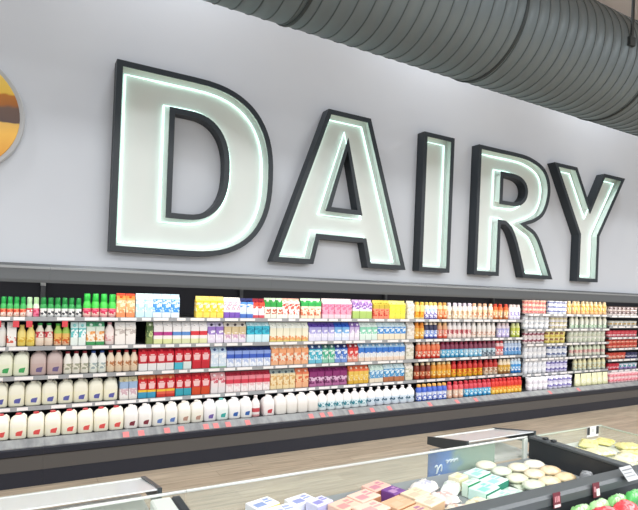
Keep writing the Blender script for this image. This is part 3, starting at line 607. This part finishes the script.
R('b','bottle',6.779,7.516,8,0.25,'0:f0b42c 0.3:f0882c 0.55:dc3a30',('f6d878', 0.1, 0.45),'cc2428','creamer_bottle','yellow-orange creamer bottle with red cap',1)
R('d1','tub',7.721,8.328,6,0.08,'0:f1c8b8 0.4:e89a94 0.8:e2b08a',('cc3c4c', 0.2, 0.7),'f3dcd6','yogurt_tub','pink and red yogurt tub',3)
R('d1','tub',8.412,8.931,4,0.08,'0:eceef6 0.5:dfe4f4',('2c3f8a', 0.5, 0.95),'f3f3f8','yogurt_tub','white yogurt tub with navy marks',3)
R('d1','bottle',8.961,10.175,9,0.248,'0:f0c08a 0.25:f0b040 0.75:f4dca0',('f6e8c0', 0.3, 0.7),'f3d9b0','drink_bottle','amber yellow drink bottle',1)
R('d2','tub',7.737,8.443,5,0.08,'0:e3e4e8 0.5:f0efee',('d0d5dc', 0.3, 0.6),'f6f5f4','yogurt_tub','plain white yogurt tub',3)
R('d2','tub',8.471,8.964,4,0.08,'0:e6e0d0 0.5:dfdde8',('b8a86a', 0.3, 0.7),'eeeade','yogurt_tub','white yogurt tub with olive marks',3)
R('d2','bottle',9.023,10.214,8,0.235,'0:dfe8dc 0.2:eef0e2 0.75:f3f0da',('9cc8a0', 0.1, 0.4),'e6ead2','drink_bottle','white drink bottle with green print',1)
R('d3','tub',7.753,8.319,5,0.115,'0:efe3e0 0.4:b87a84 0.7:eadfe0',('7a2a3c', 0.3, 0.8),'ecdfe0','yogurt_tub','white yogurt tub with maroon print',2)
R('d3','tub',8.348,8.922,4,0.11,'0:e3cf6a 0.4:ecdc8a',('8a4a3a', 0.5, 0.9),'f0e4a4','yogurt_tub','yellow yogurt tub with brown print',2)
R('d3','tub',9.025,10.178,8,0.115,'0:dcdcc8 0.5:e9e6d8',('c4cdb6', 0.3, 0.8),'d6d8cc','yogurt_tub','pale sage yogurt tub',2)
R('d4','tub',7.768,8.391,5,0.115,'0:e6e6ea 0.5:f2f0f0',('dcdfe4', 0.3, 0.7),'f6f4f4','yogurt_tub','plain white yogurt tub',2)
R('d4','tub',8.419,8.997,4,0.115,'0:e6e9f0 0.4:b4c0d8 0.7:f0f0f4',('4a5a8a', 0.4, 0.8),'eceff6','yogurt_tub','white yogurt tub with blue band',2)
R('d4','bottle',9.057,10.196,8,0.225,'0:e2e2d2 0.3:e9d0c4 0.6:d9e2c8',('e2a0a0', 0.3, 0.6),'dfe4cc','drink_bottle','pale pink and green drink bottle',1)
R('d5','tub',7.785,8.408,5,0.115,'0:eaeaee 0.5:f3f2f4',('dcdfe6', 0.3, 0.7),'f7f6f7','yogurt_tub','plain white yogurt tub',2)
R('d5','tub',8.408,9.014,5,0.115,'0:d9d4ee 0.4:8a84c0 0.7:eceaf6',('4a3f8a', 0.4, 0.8),'e6e2f2','yogurt_tub','lilac yogurt tub',2)
R('d5','bottle',9.165,10.231,7,0.225,'0:e0e6d0 0.25:e6ecd2 0.7:ece4b4',('d8c48a', 0.2, 0.5),'e9e6c4','drink_bottle','pale yellow-green drink bottle',1)
R('d6','tub',7.680,8.211,4,0.108,'0:eae6ec 0.5:f4f2f4',('e2dbe4', 0.3, 0.7),'f7f5f7','yogurt_tub','plain white yogurt tub',2)
R('d6','tub',8.225,8.890,5,0.108,'0:e0dcf0 0.4:b4acd8 0.7:f0eef8',('5a50a0', 0.4, 0.8),'ebe8f4','yogurt_tub','lilac yogurt tub',2)
R('d6','bag',8.978,9.998,6,0.225,'0:e6e6b8 0.5:eceac0',('f3f0dc', 0.2, 0.6),None,'cheese_pouch','pale yellow standing cheese pouch',1)
R('e1','tub',10.245,11.268,7,0.09,'0:e6dcd8 0.4:cfc2c4',('5a4038', 0.4, 0.9),'6a4a3c','dip_tub','white dip tub with brown lid',2)
R('e2','tub',10.330,11.286,6,0.1,'0:e9e6e0 0.5:d9d9d4',('c9a04a', 0.3, 0.7),'eae6d8','dip_tub','off-white dip tub',1)
R('e3','tub',10.276,11.301,7,0.13,'0:e2707c 0.3:cc2c3c 0.7:dc5a64',('f3d6d6', 0.2, 0.5),'c83040','dip_tub','red tub with pale print',1)
R('e4','tub',10.290,11.315,7,0.09,'0:e0705c 0.4:cc4434',('f0b49a', 0.3, 0.6),'c8503c','dip_tub','brick red tub',2)
R('e5','tub',10.307,10.932,4,0.13,'0:e07a64 0.4:cc4a38',('f3c0a8', 0.3, 0.6),'c84a38','dip_tub','orange-red tub',1)
R('e5','tub',10.950,11.333,3,0.12,'0:4a4a7a 0.4:35365a',('d0d0e4', 0.3, 0.6),'44406a','dip_tub','dark navy tub',1)
R('e6','tub',10.321,10.699,3,0.13,'0:d8384c 0.4:c4283c',('f3c4c8', 0.3, 0.6),'c83040','dip_tub','crimson tub',1)
R('e6','tub',10.717,11.349,4,0.12,'0:a08cc4 0.4:e6e0ec',('3a9aa0', 0.4, 0.8),'9ab8c0','dip_tub','white tub with purple and teal print',1)
R('e7','tub',10.055,11.037,8,0.095,'0:efc8cc 0.4:e8a4ac',('cc4c5c', 0.3, 0.7),'f3dcdc','dip_tub','pale pink tub',2)

# ------------------------------------------------------------------ island freezers in the foreground
ZT = .99
f_dark = noise_mat('freezer_black', '26282c', '303338', (1, 1, 1), 2, .4); f_bump = mat('freezer_bumper_grey', '565a5d', .38, .1)
f_shell = mat('freezer_shell', '3a3c40', .45); f_floor = mat('freezer_liner', '8e9496', .5); f_white = mat('freezer_liner_white', 'd6dcd4', .4)
f_rail = mat('glass_edge_rail', 'd6dad5', .25, .2); f_glass = glass_mat('clear_glass', 'd2e2d2', .13); f_lid = glass_mat('slanted_glare_glass', 'f2f6f7', .86, .15)  # f_lid: ceiling glare on the guards painted in as near-opaque white
f_steel = mat('steel_end_cap', '4b5154', .35, .3)

isl = thing('island_freezer', 'open black island freezer full of boxes and bags with low glass back', 'freezer', (2.1, 2.3, 0))
def IP(name, mb, m, par=None): return obj(name, mb, m, par or isl, (-2.1, -2.3, 0) if par is None else (0, 0, 0))
IP('shell', MB().box(.80, 3.578, 1.90, 2.77, 0, .70, .006), f_shell)
IP('well_floor', MB().box(.81, 3.50, 1.98, 2.73, .701, .819), f_floor)
IP('bumper', MB().profile([(1.866, .93), (1.866, .972), (1.878, ZT), (1.970, ZT), (1.979, .98), (1.979, .701), (1.90, .701), (1.90, .93)], .80, 3.58), f_bump)
IP('bumper_front', MB().box(.80, 3.58, 1.868, 1.899, .58, .929, .002), f_dark)
dv = IP('divider_panel', MB().box(3.505, 3.575, 1.98, 2.735, .701, .972, .002), f_dark)
obj('divider_cap', MB().box(3.500, 3.580, 1.98, 2.735, .9725, .992, .004), f_bump, dv)
for y in (2.60, 2.53):
    obj('divider_clip', MB().box(3.52, 3.56, y, y + .03, .9925, 1.008, .003), f_dark, dv)
rg = IP('rear_glass', MB().box(.80, 3.455, 2.748, 2.756, .702, .972), f_glass)
obj('glass_rail', MB().box(.80, 3.50, 2.744, 2.760, .973, .986, .002), f_rail, rg)
IP('corner_post', MB().box(3.457, 3.499, 2.738, 2.764, .702, .972, .004), f_white)
# left neighbour
li = thing('island_freezer', 'island freezer at the lower left corner with white inner liner', 'freezer', (-.4, 2.3, 0))
def LP(name, mb, m): return obj(name, mb, m, li, (.4, -2.3, 0))
LP('shell', MB().box(-2.2, .74, 1.90, 2.77, 0, .70, .006), f_shell)
LP('well_floor', MB().box(-2.19, .605, 1.98, 2.73, .701, .889), f_white)
LP('end_wall', MB().box(.61, .715, 1.98, 2.735, .701, .972, .008), f_white)
LP('end_trim', MB().box(.717, .765, 1.985, 2.735, .701, .972, .008), f_dark)
lg = LP('rear_glass', MB().box(-2.2, .795, 2.748, 2.756, .702, .972), f_glass)
obj('glass_rail', MB().box(-2.2, .798, 2.744, 2.760, .973, .986, .002), f_rail, lg)
LP('bumper', MB().profile([(1.866, .93), (1.866, .972), (1.878, ZT), (1.970, ZT), (1.979, .98), (1.979, .701), (1.90, .701), (1.90, .93)], -2.2, .745), f_bump)
# slanted glass on the aisle side
def slanted(x0, x1, label):
    t = thing('slanted_glass_guard', label, 'glass guard', ((x0 + x1) / 2, 2.80, 0), 'slanted glass guards')
    w = (x1 - x0) / 2
    obj('glass_sheet', MB().profile([(.0, .988), (.0, .996), (.40, .915), (.40, .907)], -w, w), f_lid, t)
    obj('front_edge', MB().box(-w, w, .396, .412, .902, .920, .002), f_rail, t)
    for s in (-1, 1):
        x = s * (w + .012)
        obj('end_cap', MB().profile([(-.005, .90), (-.005, 1.0), (.42, .922), (.42, .86)], x - .012, x + .012), f_steel, t)
    obj('base_wall', MB().box(-w, w, .38, .412, 0, .80), f_shell, t)
    obj('base_ledge', MB().box(-w, w, .0025, .412, .801, .82), mat('ledge_pale', 'd9d6d2', .5), t)
    return t
slanted(-2.2, .66, 'white-glared slanted glass along the aisle side, at the lower left')
slanted(2.915, 3.64, 'white-glared slanted glass behind the blue poster')
# end section
en = thing('end_freezer', 'end freezer section full of yellow bags behind the dark divider', 'freezer', (4.0, 2.3, 0))
def EP(name, mb, m, par=None): return obj(name, mb, m, par or en, (-4.0, -2.3, 0) if par is None else (0, 0, 0))
EP('shell', MB().box(3.582, 4.47, 1.90, 2.77, 0, .70, .006), f_shell)
EP('well_floor', MB().box(3.584, 4.43, 1.98, 2.73, .701, .879), f_white)
dull = mat('glass_edge_dull', 'b9c2b4', .3, .2)
eg = EP('rear_glass', MB().box(3.582, 4.46, 2.742, 2.75, .702, .972), f_glass)
obj('glass_rail', MB().box(3.582, 4.468, 2.738, 2.754, .973, .984, .002), dull, eg)
eg = EP('end_glass', MB().box(4.442, 4.45, 1.98, 2.735, .702, .972), f_glass)
obj('glass_rail', MB().box(4.438, 4.454, 1.98, 2.735, .973, .984, .002), dull, eg)
EP('bumper', MB().profile([(1.866, .93), (1.866, .972), (1.878, ZT), (1.970, ZT), (1.979, .98), (1.979, .701), (1.90, .701), (1.90, .93)], 3.584, 4.5), f_bump)
# near well
nw = thing('island_freezer', 'island freezer at the lower right corner holding red and green bags', 'freezer', (2.6, 1.4, 0))
def NP(name, mb, m): return obj(name, mb, m, nw, (-2.6, -1.4, 0))
NP('shell', MB().box(.80, 4.5, 1.0, 1.86, 0, .579, .006), f_shell)
NP('well_floor', MB().box(.82, 4.48, 1.04, 1.84, .58, .849), f_floor)
NP('front_bumper', MB().box(.80, 4.5, .98, 1.035, .58, .90, .01), f_bump)

# blue poster behind the rear glass
po = thing('poster', 'blue poster with white script strokes standing behind the freezer glass', 'poster', (2.84, 2.775, .70))
def poster_mat():
    m = mat('poster_print', '3f77b8', .4)
    nt = m.node_tree; N = nt.nodes; L = nt.links; b = N['Principled BSDF']
    tc = N.new('ShaderNodeTexCoord'); sp = N.new('ShaderNodeSeparateXYZ'); L.new(tc.outputs['Generated'], sp.inputs[0])
    nz = N.new('ShaderNodeTexNoise'); nz.inputs['Scale'].default_value = 9; nz.inputs['Detail'].default_value = 2; L.new(tc.outputs['Object'], nz.inputs['Vector'])
    a = N.new('ShaderNodeMath'); a.operation = 'MULTIPLY_ADD'; a.inputs[1].default_value = .5; L.new(nz.outputs['Fac'], a.inputs[0]); L.new(sp.outputs['X'], a.inputs[2])
    r = N.new('ShaderNodeValToRGB'); E = r.color_ramp.elements
    E[0].position = .25; E[0].color = lin('0f3f93'); E[1].position = 1.15 if False else 1; E[1].color = lin('8fa596')
    e = E.new(.5); e.color = lin('2568c0'); e = E.new(.72); e.color = lin('7f9c92')
    L.new(a.outputs[0], r.inputs[0]); L.new(r.outputs[0], b.inputs['Base Color']); return m
obj('poster_sheet', MB().box(-.33, .33, 0, .006, .002, .262), poster_mat(), po)
stroke = mat('poster_white', 'dfeaf4', .5)
def curve_pts(fn, n=26): return [fn(i / n) for i in range(n + 1)]
for x0, z0, w, hh, k in ((-.27, .14, .06, .05, 1.5), (-.17, .185, .11, .018, 3.5), (-.24, .07, .03, .05, 1.0)):
    obj('script_stroke', MB().tube(curve_pts(lambda t: (x0 + w * t + .012 * math.sin(2 * PI * k * t), -.003, z0 + hh * math.sin(2 * PI * k * t + .6) * .6)), .005, 6), stroke, po)

# price cards on the bumper and glass
def card(name, label, loc, w, h, tilt, hm, parts):
    t = thing(name, label, 'price card', loc)
    t.rotation_euler = (tilt, 0, 0)
    obj('card', MB().box(-w / 2, w / 2, 0, .004, -h, 0), hm, t)
    for (x0, x1, z0, z1, hx) in parts:
        obj('printed_block', MB().box(x0, x1, -.002, -.0003, z0, z1), mat('card_' + hx, hx, .5), t)
    return t
maroon = mat('card_maroon', '6d2c38', .5)
card('price_card', 'maroon price card with pale strip hanging from the bumper, left one', (2.625, 1.855, 1.003), .062, .082, -.12, maroon,
     [(-.026, .026, -.078, -.064, 'd9c9c9'), (-.020, -.012, -.05, -.02, 'c98a90'), (-.006, .002, -.05, -.02, 'c98a90'), (.008, .020, -.05, -.02, 'c98a90')])
card('price_card', 'maroon and white price card hanging from the bumper, right one', (2.985, 1.855, 1.003), .062, .082, -.12, maroon,
     [(-.002, .028, -.075, -.035, 'e6dcdc'), (-.024, -.008, -.05, -.02, 'b98088')])
card('price_card', 'grey price card with faint lines leaning on the bumper at the divider', (3.325, 1.885, 1.045), .12, .09, -.75, mat('card_grey', 'b0b2b4', .5),
     [(-.05, .05, -.025, -.018, '6d7074'), (-.05, .03, -.045, -.039, '7d8084'), (-.05, .045, -.065, -.059, '85888c')])
card('price_card', 'small white card with dark sides clipped on the glass corner', (4.32, 2.73, .99), .16, .09, 0, mat('card_white', 'e3e3e2', .5),
     [(-.08, -.045, -.07, -.004, '2f3236'), (.045, .08, -.07, -.004, '2f3236'), (-.02, .02, -.05, -.02, 'c2c4c8')])

# packages in the freezers
UL = set()
def crimped(l, w, h, seed):
    rnd = random.Random(seed); nx, ny = 12, 8; top = []; bot = []
    for j in range(ny + 1):
        for i in range(nx + 1):
            u, v = i / nx * 2 - 1, j / ny * 2 - 1
            k = max(0, (1 - abs(u) ** 5)) ** .5 * max(0, (1 - abs(v) ** 5)) ** .5
            z = h * .5 + h * .48 * k * (1 + .16 * rnd.uniform(-1, 1))
            sx = 1 - .06 * abs(v) ** 2; sy = 1 - .09 * (1 - abs(u)) * 0 - .05 * abs(u) ** 2
            top.append((u * l / 2 * sx, v * w / 2 * sy, min(z, h))); bot.append((u * l / 2 * sx, v * w / 2 * sy, h * .5 - h * .5 * min(1, k * 1.15)))
    f = []; n = (nx + 1) * (ny + 1)
    for j in range(ny):
        for i in range(nx):
            a = j * (nx + 1) + i
            f.append((a, a + 1, a + nx + 2, a + nx + 1)); f.append((n + a, n + a + nx + 1, n + a + nx + 2, n + a + 1))
    mb = MB().add(top + bot, f, True)
    for s in (-1, 1):   # flat end seals
        x = s * l / 2 * .94
        mb.box(min(x, x + s * l * .03), max(x, x + s * l * .03), -w / 2 * .93, w / 2 * .93, h * .5 - .002, h * .5 + .002)
    return mb
GN = {'frozen_food_box': ('frozen food box', 'boxes in the island freezer'), 'frozen_food_bag': ('frozen food bag', 'pouches in the island freezer'),
      'wrapped_bread': ('bread', 'round breads in the island freezer'), 'crumpled_bag': ('plastic bag', None),
      'frozen_vegetable_bag': ('frozen food bag', 'yellow bags in the end freezer'),
      'frozen_fruit_bag': ('frozen food bag', 'red and green bags in the near freezer')}
def soft(a, b):
    return ''.join('%02x' % round((int(a[i:i + 2], 16) * .45 + int(b[i:i + 2], 16) * .55)) for i in (0, 2, 4))
def I(shape, x, y, z, yaw, dim, c, p, acc, name, label):
    l, w, h = dim; sd = int(x * 1000 + y * 77)
    if shape == 'fbox':
        o = put(name, MB().box(-l / 2, l / 2, -w / 2, w / 2, 0, h, .003).mesh(name, mat('carton_' + c, c, .5)), None, (x, y, z), yaw)
        mb = MB().box(-l / 2 - .0012, l / 2 + .0012, -w / 2 - .0012, -w / 2 - .0002, h * .25, h * .9)
        mb.box(l / 2 + .0002, l / 2 + .0012, -w / 2, w / 2, h * .25, h * .9)
        obj('side_band', mb, mat('band_' + acc, acc, .5), o)
        obj('printed_panel', MB().box(-l * .40, l * .02, -w * .34, w * .08, h + .0001, h + .0012).box(l * .08, l * .4, -w * .1, w * .02, h + .0001, h + .0012).box(l * .12, l * .36, w * .12, w * .3, h + .0001, h + .0012), mat('panel_' + soft(c, p), soft(c, p), .5), o)
    elif shape == 'fbag':
        o = put(name, crimped(l, w, h, sd).mesh(name, print_mat('0:' + c, (soft(c, p), .2, .8), .3, 'X', 30)), None, (x, y, z), yaw)
    else:
        a, b = l / 2, w / 2
        pr = [(0, a * .7, b * .7, 2), (h * .12, a * .93, b * .93, 2.1), (h * .35, a, b, 2.2), (h * .6, a * .95, b * .95, 2.2), (h * .82, a * .74, b * .74, 2.1), (h * .95, a * .42, b * .42, 2), (h, a * .1, b * .1, 2)]
        o = put(name, MB().sq(pr, 24).mesh(name, noise_mat('crust_' + c, c, p, (1, 1, 1), 14, .35, .4, .7)), None, (x, y, z), yaw)
        obj('wrapper_end', MB().add([(a * .8, -b * .2, h * .4), (a * 1.12, -b * .35, h * .3), (a * 1.12, b * .35, h * .34), (a * .8, b * .2, h * .4),
                                     (a * .8, -b * .2, h * .36), (a * 1.12, -b * .35, h * .27), (a * 1.12, b * .35, h * .31), (a * .8, b * .2, h * .36)],
                                    [(0, 1, 2, 3), (4, 7, 6, 5), (0, 4, 5, 1), (1, 5, 6, 2), (2, 6, 7, 3), (3, 7, 4, 0)]), glass_mat('film', 'f2f4f2', .5, .2), o)
    cat, grp = GN[name]
    tag(o, label, cat, grp)
I('fbox',1.195,2.636,0.820,0.262,(0.156,0.110,0.075),'f2f3f4','3f62b0','e8d86a','frozen_food_box','white and yellow box with blue print at the left end of the freezer heap')
I('fbox',1.257,2.520,0.820,0.148,(0.175,0.120,0.070),'eef0f4','6a7ac0','dfe4ee','frozen_food_box','flat white box with faint blue print, cut off by the bottom edge')
I('fbox',1.417,2.605,0.820,0.236,(0.156,0.110,0.070),'f0f0f5','4a5cb4','d9dcec','frozen_food_box','white box with blue print just left of the pale violet box')
I('fbox',1.484,2.510,0.820,0.305,(0.129,0.092,0.085),'d9d9ee','5a54b0','b4b4dc','frozen_food_box','pale violet box at the right end of the white and blue boxes')
I('fbox',1.598,2.425,0.820,0.279,(0.156,0.120,0.080),'efc8b2','c8707c','b8805a','frozen_food_box','salmon pink box at the left of the pink boxes')
I('fbox',1.757,2.473,0.820,0.262,(0.166,0.120,0.085),'f0ccba','c66a84','b07a58','frozen_food_box','salmon pink box with rose print in the middle of the heap')
I('fbox',1.701,2.317,0.820,0.227,(0.175,0.129,0.085),'f0cfbd','d0808c','b98a68','frozen_food_box','large salmon pink box nearest the front bumper')
I('fbox',1.913,2.566,0.820,0.271,(0.156,0.110,0.085),'e8bcac','b05a84','a87054','frozen_food_box','dusky pink box at the back of the pink boxes')
I('fbox',1.966,2.467,0.820,0.271,(0.110,0.101,0.085),'7a4a94','e9c8d8','b08464','frozen_food_box','box with dark purple top behind the tan boxes')
I('fbox',1.881,2.315,0.820,0.253,(0.166,0.120,0.085),'d8b08e','e4c0a4','a8744c','frozen_food_box','brown cardboard coloured box beside the purple topped box')
I('fbox',1.912,2.198,0.820,0.244,(0.166,0.110,0.075),'e3bf9e','7a3a8c','a8764e','frozen_food_box','tan box with purple print, cut off by the bottom edge')
I('fbox',2.061,2.379,0.820,0.271,(0.156,0.110,0.085),'ecd6b8','dcae98','cfa884','frozen_food_box','cream coloured box behind the tan boxes')
I('fbox',2.064,2.260,0.820,0.292,(0.147,0.110,0.085),'eedfc4','d9a898','cfb08c','frozen_food_box','cream coloured box touching the white pouches')
I('fbag',2.237,2.502,0.820,0.262,(0.175,0.129,0.080),'f2ece6','9aa0c4',None,'frozen_food_bag','white pouch with grey-blue print behind the cream coloured boxes')
I('fbag',2.235,2.319,0.820,-0.175,(0.166,0.120,0.075),'f4ede8','d88a84',None,'frozen_food_bag','white pouch with pink print in the middle of the pouches')
I('fbag',2.215,2.165,0.820,-0.349,(0.156,0.110,0.060),'f0e8da','dc9a7c',None,'frozen_food_bag','white pouch with peach print beside the teal boxes')
I('fbag',2.383,2.420,0.820,0.611,(0.147,0.110,0.080),'eef0ea','b4c4b8',None,'frozen_food_bag','white pouch with pale green print in front of the pale yellow carton')
I('fbox',2.511,2.488,0.820,0.271,(0.110,0.083,0.085),'ece6c8','c8c48c','dcd8b0','frozen_food_box','pale yellow carton standing by the blue poster')
I('fbox',2.514,2.382,0.820,0.244,(0.138,0.046,0.085),'dcefe0','8fcfa8','1f8a54','frozen_food_box','white carton with dark green edge standing upright')
I('fbox',2.686,2.495,0.820,0.262,(0.166,0.110,0.080),'d4eee8','6ac0b0','1f8a64','frozen_food_box','flat teal and white box by the blue poster')
I('fbox',2.544,2.299,0.820,0.262,(0.175,0.120,0.070),'cfeee6','58b8ac','1f7a60','frozen_food_box','flat teal and white box right of the upright green-edged carton')
I('fbox',2.719,2.380,0.820,0.262,(0.175,0.120,0.065),'d9f0ea','74c4bc','23806a','frozen_food_box','flat teal and white box touching the leftmost round breads')
I('fbox',2.575,2.180,0.820,0.262,(0.175,0.120,0.055),'dcefe4','8ac8b4','2a8068','frozen_food_box','flat teal and white box nearest the front bumper')
I('fbag',2.390,2.198,0.820,0.175,(0.156,0.110,0.055),'e6e6cc','c8a86a',None,'frozen_food_bag','pale yellow pouch in front of the teal boxes')
I('fbag',2.744,2.259,0.820,0.262,(0.184,0.120,0.030),'e2efe6','a4d0bc',None,'frozen_food_bag','pale mint pouch near the front bumper')
I('fbag',2.965,2.543,0.820,0.175,(0.166,0.129,0.030),'e9ecdc','c4ccb0',None,'frozen_food_bag','pale green pouch in front of the rear glass')
I('fbag',3.122,2.321,0.820,0.140,(0.166,0.120,0.030),'dcebdc','a0d0b4',None,'frozen_food_bag','mint white pouch in front of the round breads')
I('fbag',2.936,2.306,0.820,-0.209,(0.166,0.120,0.030),'e6ecdc','b4c8a8',None,'frozen_food_bag','greenish white pouch along the front bumper')
I('fbag',3.294,2.313,0.820,0.140,(0.166,0.120,0.030),'e4e4c8','c8b88a',None,'frozen_food_bag','pale straw pouch half under the tan round bread')
I('fbag',3.317,2.481,0.820,0.000,(0.166,0.120,0.030),'ece8d4','c4c8a8',None,'frozen_food_bag','ivory pouch under the white round bread')
I('fbag',3.143,2.524,0.820,0.087,(0.166,0.120,0.030),'e6e8d4','bccaa4',None,'frozen_food_bag','ivory-green pouch under the cream breads by the rear glass')
I('loaf',2.925,2.635,0.852,0.087,(0.160,0.125,0.045),'ece8d4','cfd2b0',None,'wrapped_bread','pale wrapped bread at the back left of the round breads')
I('loaf',3.109,2.508,0.852,0.000,(0.160,0.125,0.045),'efe8d2','d8cca8',None,'wrapped_bread','cream wrapped bread along the rear glass')
I('loaf',3.277,2.507,0.852,-0.070,(0.160,0.125,0.045),'f4f0e2','e2dac4',None,'wrapped_bread','whitest round bread beside the white corner post')
I('loaf',3.275,2.372,0.852,0.000,(0.160,0.125,0.045),'eed8b8','d8ac7c',None,'wrapped_bread','light orange-brown round bread against the dark divider')
I('loaf',2.931,2.501,0.852,0.140,(0.160,0.125,0.045),'e6ead8','b8ccac',None,'wrapped_bread','mint-tinted bread nearest the teal boxes')
I('loaf',2.920,2.361,0.852,0.000,(0.160,0.125,0.045),'eae8d0','c4cc9e',None,'wrapped_bread','greenish cream bread in the middle of the breads')
I('loaf',3.105,2.371,0.852,0.105,(0.160,0.125,0.045),'efe4ca','d8be94',None,'wrapped_bread','cream bread in front of the whitest round bread')
I('loaf',3.084,2.234,0.852,0.000,(0.160,0.125,0.045),'eee0c0','d4b888',None,'wrapped_bread','sand coloured bread between the cream and tan breads')
I('loaf',3.252,2.238,0.852,0.070,(0.160,0.125,0.045),'ead8b0','ccac7c',None,'wrapped_bread','tan bread closest to the divider and bumper')
I('loaf',2.920,2.232,0.852,0.000,(0.160,0.125,0.045),'e4e8d4','b8c8a4',None,'wrapped_bread','pale green bread along the front bumper')
I('fbag',3.737,2.498,0.880,0.175,(0.188,0.132,0.050),'ece6b0','d2c46a',None,'frozen_vegetable_bag','yellow bag against the divider edge in the middle')
I('fbag',3.719,2.334,0.880,-0.175,(0.188,0.132,0.050),'eee8c4','d6ca80',None,'frozen_vegetable_bag','light straw bag low against the divider edge')
I('fbag',4.309,2.418,0.880,-0.349,(0.188,0.132,0.050),'e9e09c','d0c258',None,'frozen_vegetable_bag','strong yellow bag in the far corner of the end well')
I('fbag',3.694,2.201,0.880,-0.175,(0.188,0.132,0.050),'eeeccc','cfd29a',None,'frozen_vegetable_bag','greenish cream bag against the divider near the bumper')
I('fbag',4.056,2.597,0.880,0.524,(0.207,0.141,0.050),'e6e2a0','cfc060',None,'frozen_vegetable_bag','yellow bag at the back corner by the divider')
I('fbag',3.945,2.422,0.880,-0.262,(0.207,0.141,0.050),'ebe6c0','d8c878',None,'frozen_vegetable_bag','pale yellow bag below the price card')
I('fbag',4.288,2.608,0.880,0.349,(0.207,0.141,0.030),'ece39a','d4c04c',None,'frozen_vegetable_bag','bright yellow bag right of the price card')
I('fbag',3.983,2.243,0.880,0.175,(0.207,0.141,0.050),'eeeacc','d4c884',None,'frozen_vegetable_bag','cream bag in the middle of the end well')
I('fbag',4.209,2.301,0.880,-0.436,(0.207,0.141,0.030),'ece2b4','d0bc58',None,'frozen_vegetable_bag','yellow and cream bag by the end glass')
I('fbag',3.876,2.082,0.880,-0.349,(0.207,0.141,0.050),'eef0d6','b8cc8c',None,'frozen_vegetable_bag','pale green-white bag above the grey price card')
I('fbag',3.285,2.110,0.865,0.436,(0.150,0.080,0.075),'77797c','c0c2c4',None,'crumpled_bag','crumpled grey plastic bag in the corner of bumper and dark divider')
I('fbag',2.748,1.792,0.850,0.087,(0.170,0.050,0.085),'8cc47c','eef4e6',None,'frozen_fruit_bag','light green bag at the left end of the green row under the bumper')
I('fbag',2.923,1.793,0.850,0.087,(0.170,0.050,0.085),'a4d494','e9f3e2',None,'frozen_fruit_bag','palest green bag below the right maroon price card')
I('fbag',3.097,1.793,0.850,0.087,(0.170,0.050,0.085),'7fbf74','f0f4ea',None,'frozen_fruit_bag','mid green bag in the green row under the bumper')
I('fbag',3.272,1.792,0.850,0.087,(0.170,0.050,0.085),'4fae58','bfe4b4',None,'frozen_fruit_bag','vivid green bag under the grey price card')
I('fbag',2.853,1.710,0.850,-0.087,(0.170,0.090,0.085),'d8404c','f2c4c4',None,'frozen_fruit_bag','red bag in front of the palest green bag')
I('fbag',3.038,1.709,0.850,0.140,(0.170,0.090,0.085),'e04850','f4c8c4',None,'frozen_fruit_bag','bright red bag in front of the mid green bag')
I('fbag',2.876,1.602,0.850,0.105,(0.170,0.090,0.085),'dc4450','f4d0cc',None,'frozen_fruit_bag','red bag lowest in the corner of the picture')

# ------------------------------------------------------------------ light
def area_light(name, loc, sx, sy, e, col=(1, 1, 1), rot=(0, 0, 0)):
    l = bpy.data.lights.new(name, 'AREA'); l.shape = 'RECTANGLE'; l.size = sx; l.size_y = sy; l.energy = e; l.color = col
    o = bpy.data.objects.new(name, l); COL.objects.link(o); o.location = loc; o.rotation_euler = rot
    return o
for x in (-2.6, 1.3, 5.2, 9.1, 13.0):
    area_light('wall_washer_lamp', (x, 5.0, 7.1), .9, .4, 62, (.92, .96, 1))
for x in (-2.5, 2.5, 7.5, 12.5):
    area_light('unseen_store_lamp', (x, .8, 5.3), 3.2, 1.4, 110, (.97, .99, 1))  # unseen rows, kept low so the duct's shadow stays above the letters
    area_light('unseen_store_lamp', (x, -2.0, 4.6), 3.2, 1.4, 190, (.97, .99, 1))
    area_light('unseen_store_lamp', (x, -5.2, 4.4), 3.2, 1.4, 190, (.97, .99, 1))  # row added behind the camera to brighten the lower shelves
for x in (-.98, 1.48, 3.95, 6.43, 8.9, 11.37):
    area_light('case_strip', (x, 6.05, 2.08), 2.3, .03, 5.5, (1, .97, .94), (math.radians(25), 0, 0))
w = bpy.data.worlds.new('store'); S.world = w; w.use_nodes = True
w.node_tree.nodes['Background'].inputs[0].default_value = lin('eef0f4'); w.node_tree.nodes['Background'].inputs[1].default_value = .68

# ------------------------------------------------------------------ camera
cd = bpy.data.cameras.new('camera'); co = bpy.data.objects.new('camera', cd); COL.objects.link(co)
cd.sensor_fit = 'HORIZONTAL'; cd.sensor_width = 36; cd.lens = 523.7 / 638 * 36
cd.shift_y = 33.57 / 638; cd.clip_start = .05; cd.clip_end = 100
yaw, pitch, roll = math.radians(29.624), math.radians(-.103), math.radians(2.248)
f = Vector((math.sin(yaw) * math.cos(pitch), math.cos(yaw) * math.cos(pitch), math.sin(pitch)))
r0 = Vector((math.cos(yaw), -math.sin(yaw), 0)); u0 = r0.cross(f)
r = math.cos(roll) * r0 + math.sin(roll) * u0; u = -math.sin(roll) * r0 + math.cos(roll) * u0
M = Matrix((r, u, -f)).transposed().to_4x4(); M.translation = Vector((0, 0, CAM_H))
co.matrix_world = M
S.camera = co
S.view_settings.view_transform = 'Standard'; S.view_settings.look = 'None'
S.view_settings.gamma = 1; S.view_settings.use_curve_mapping = False; S.view_settings.exposure = 0.15
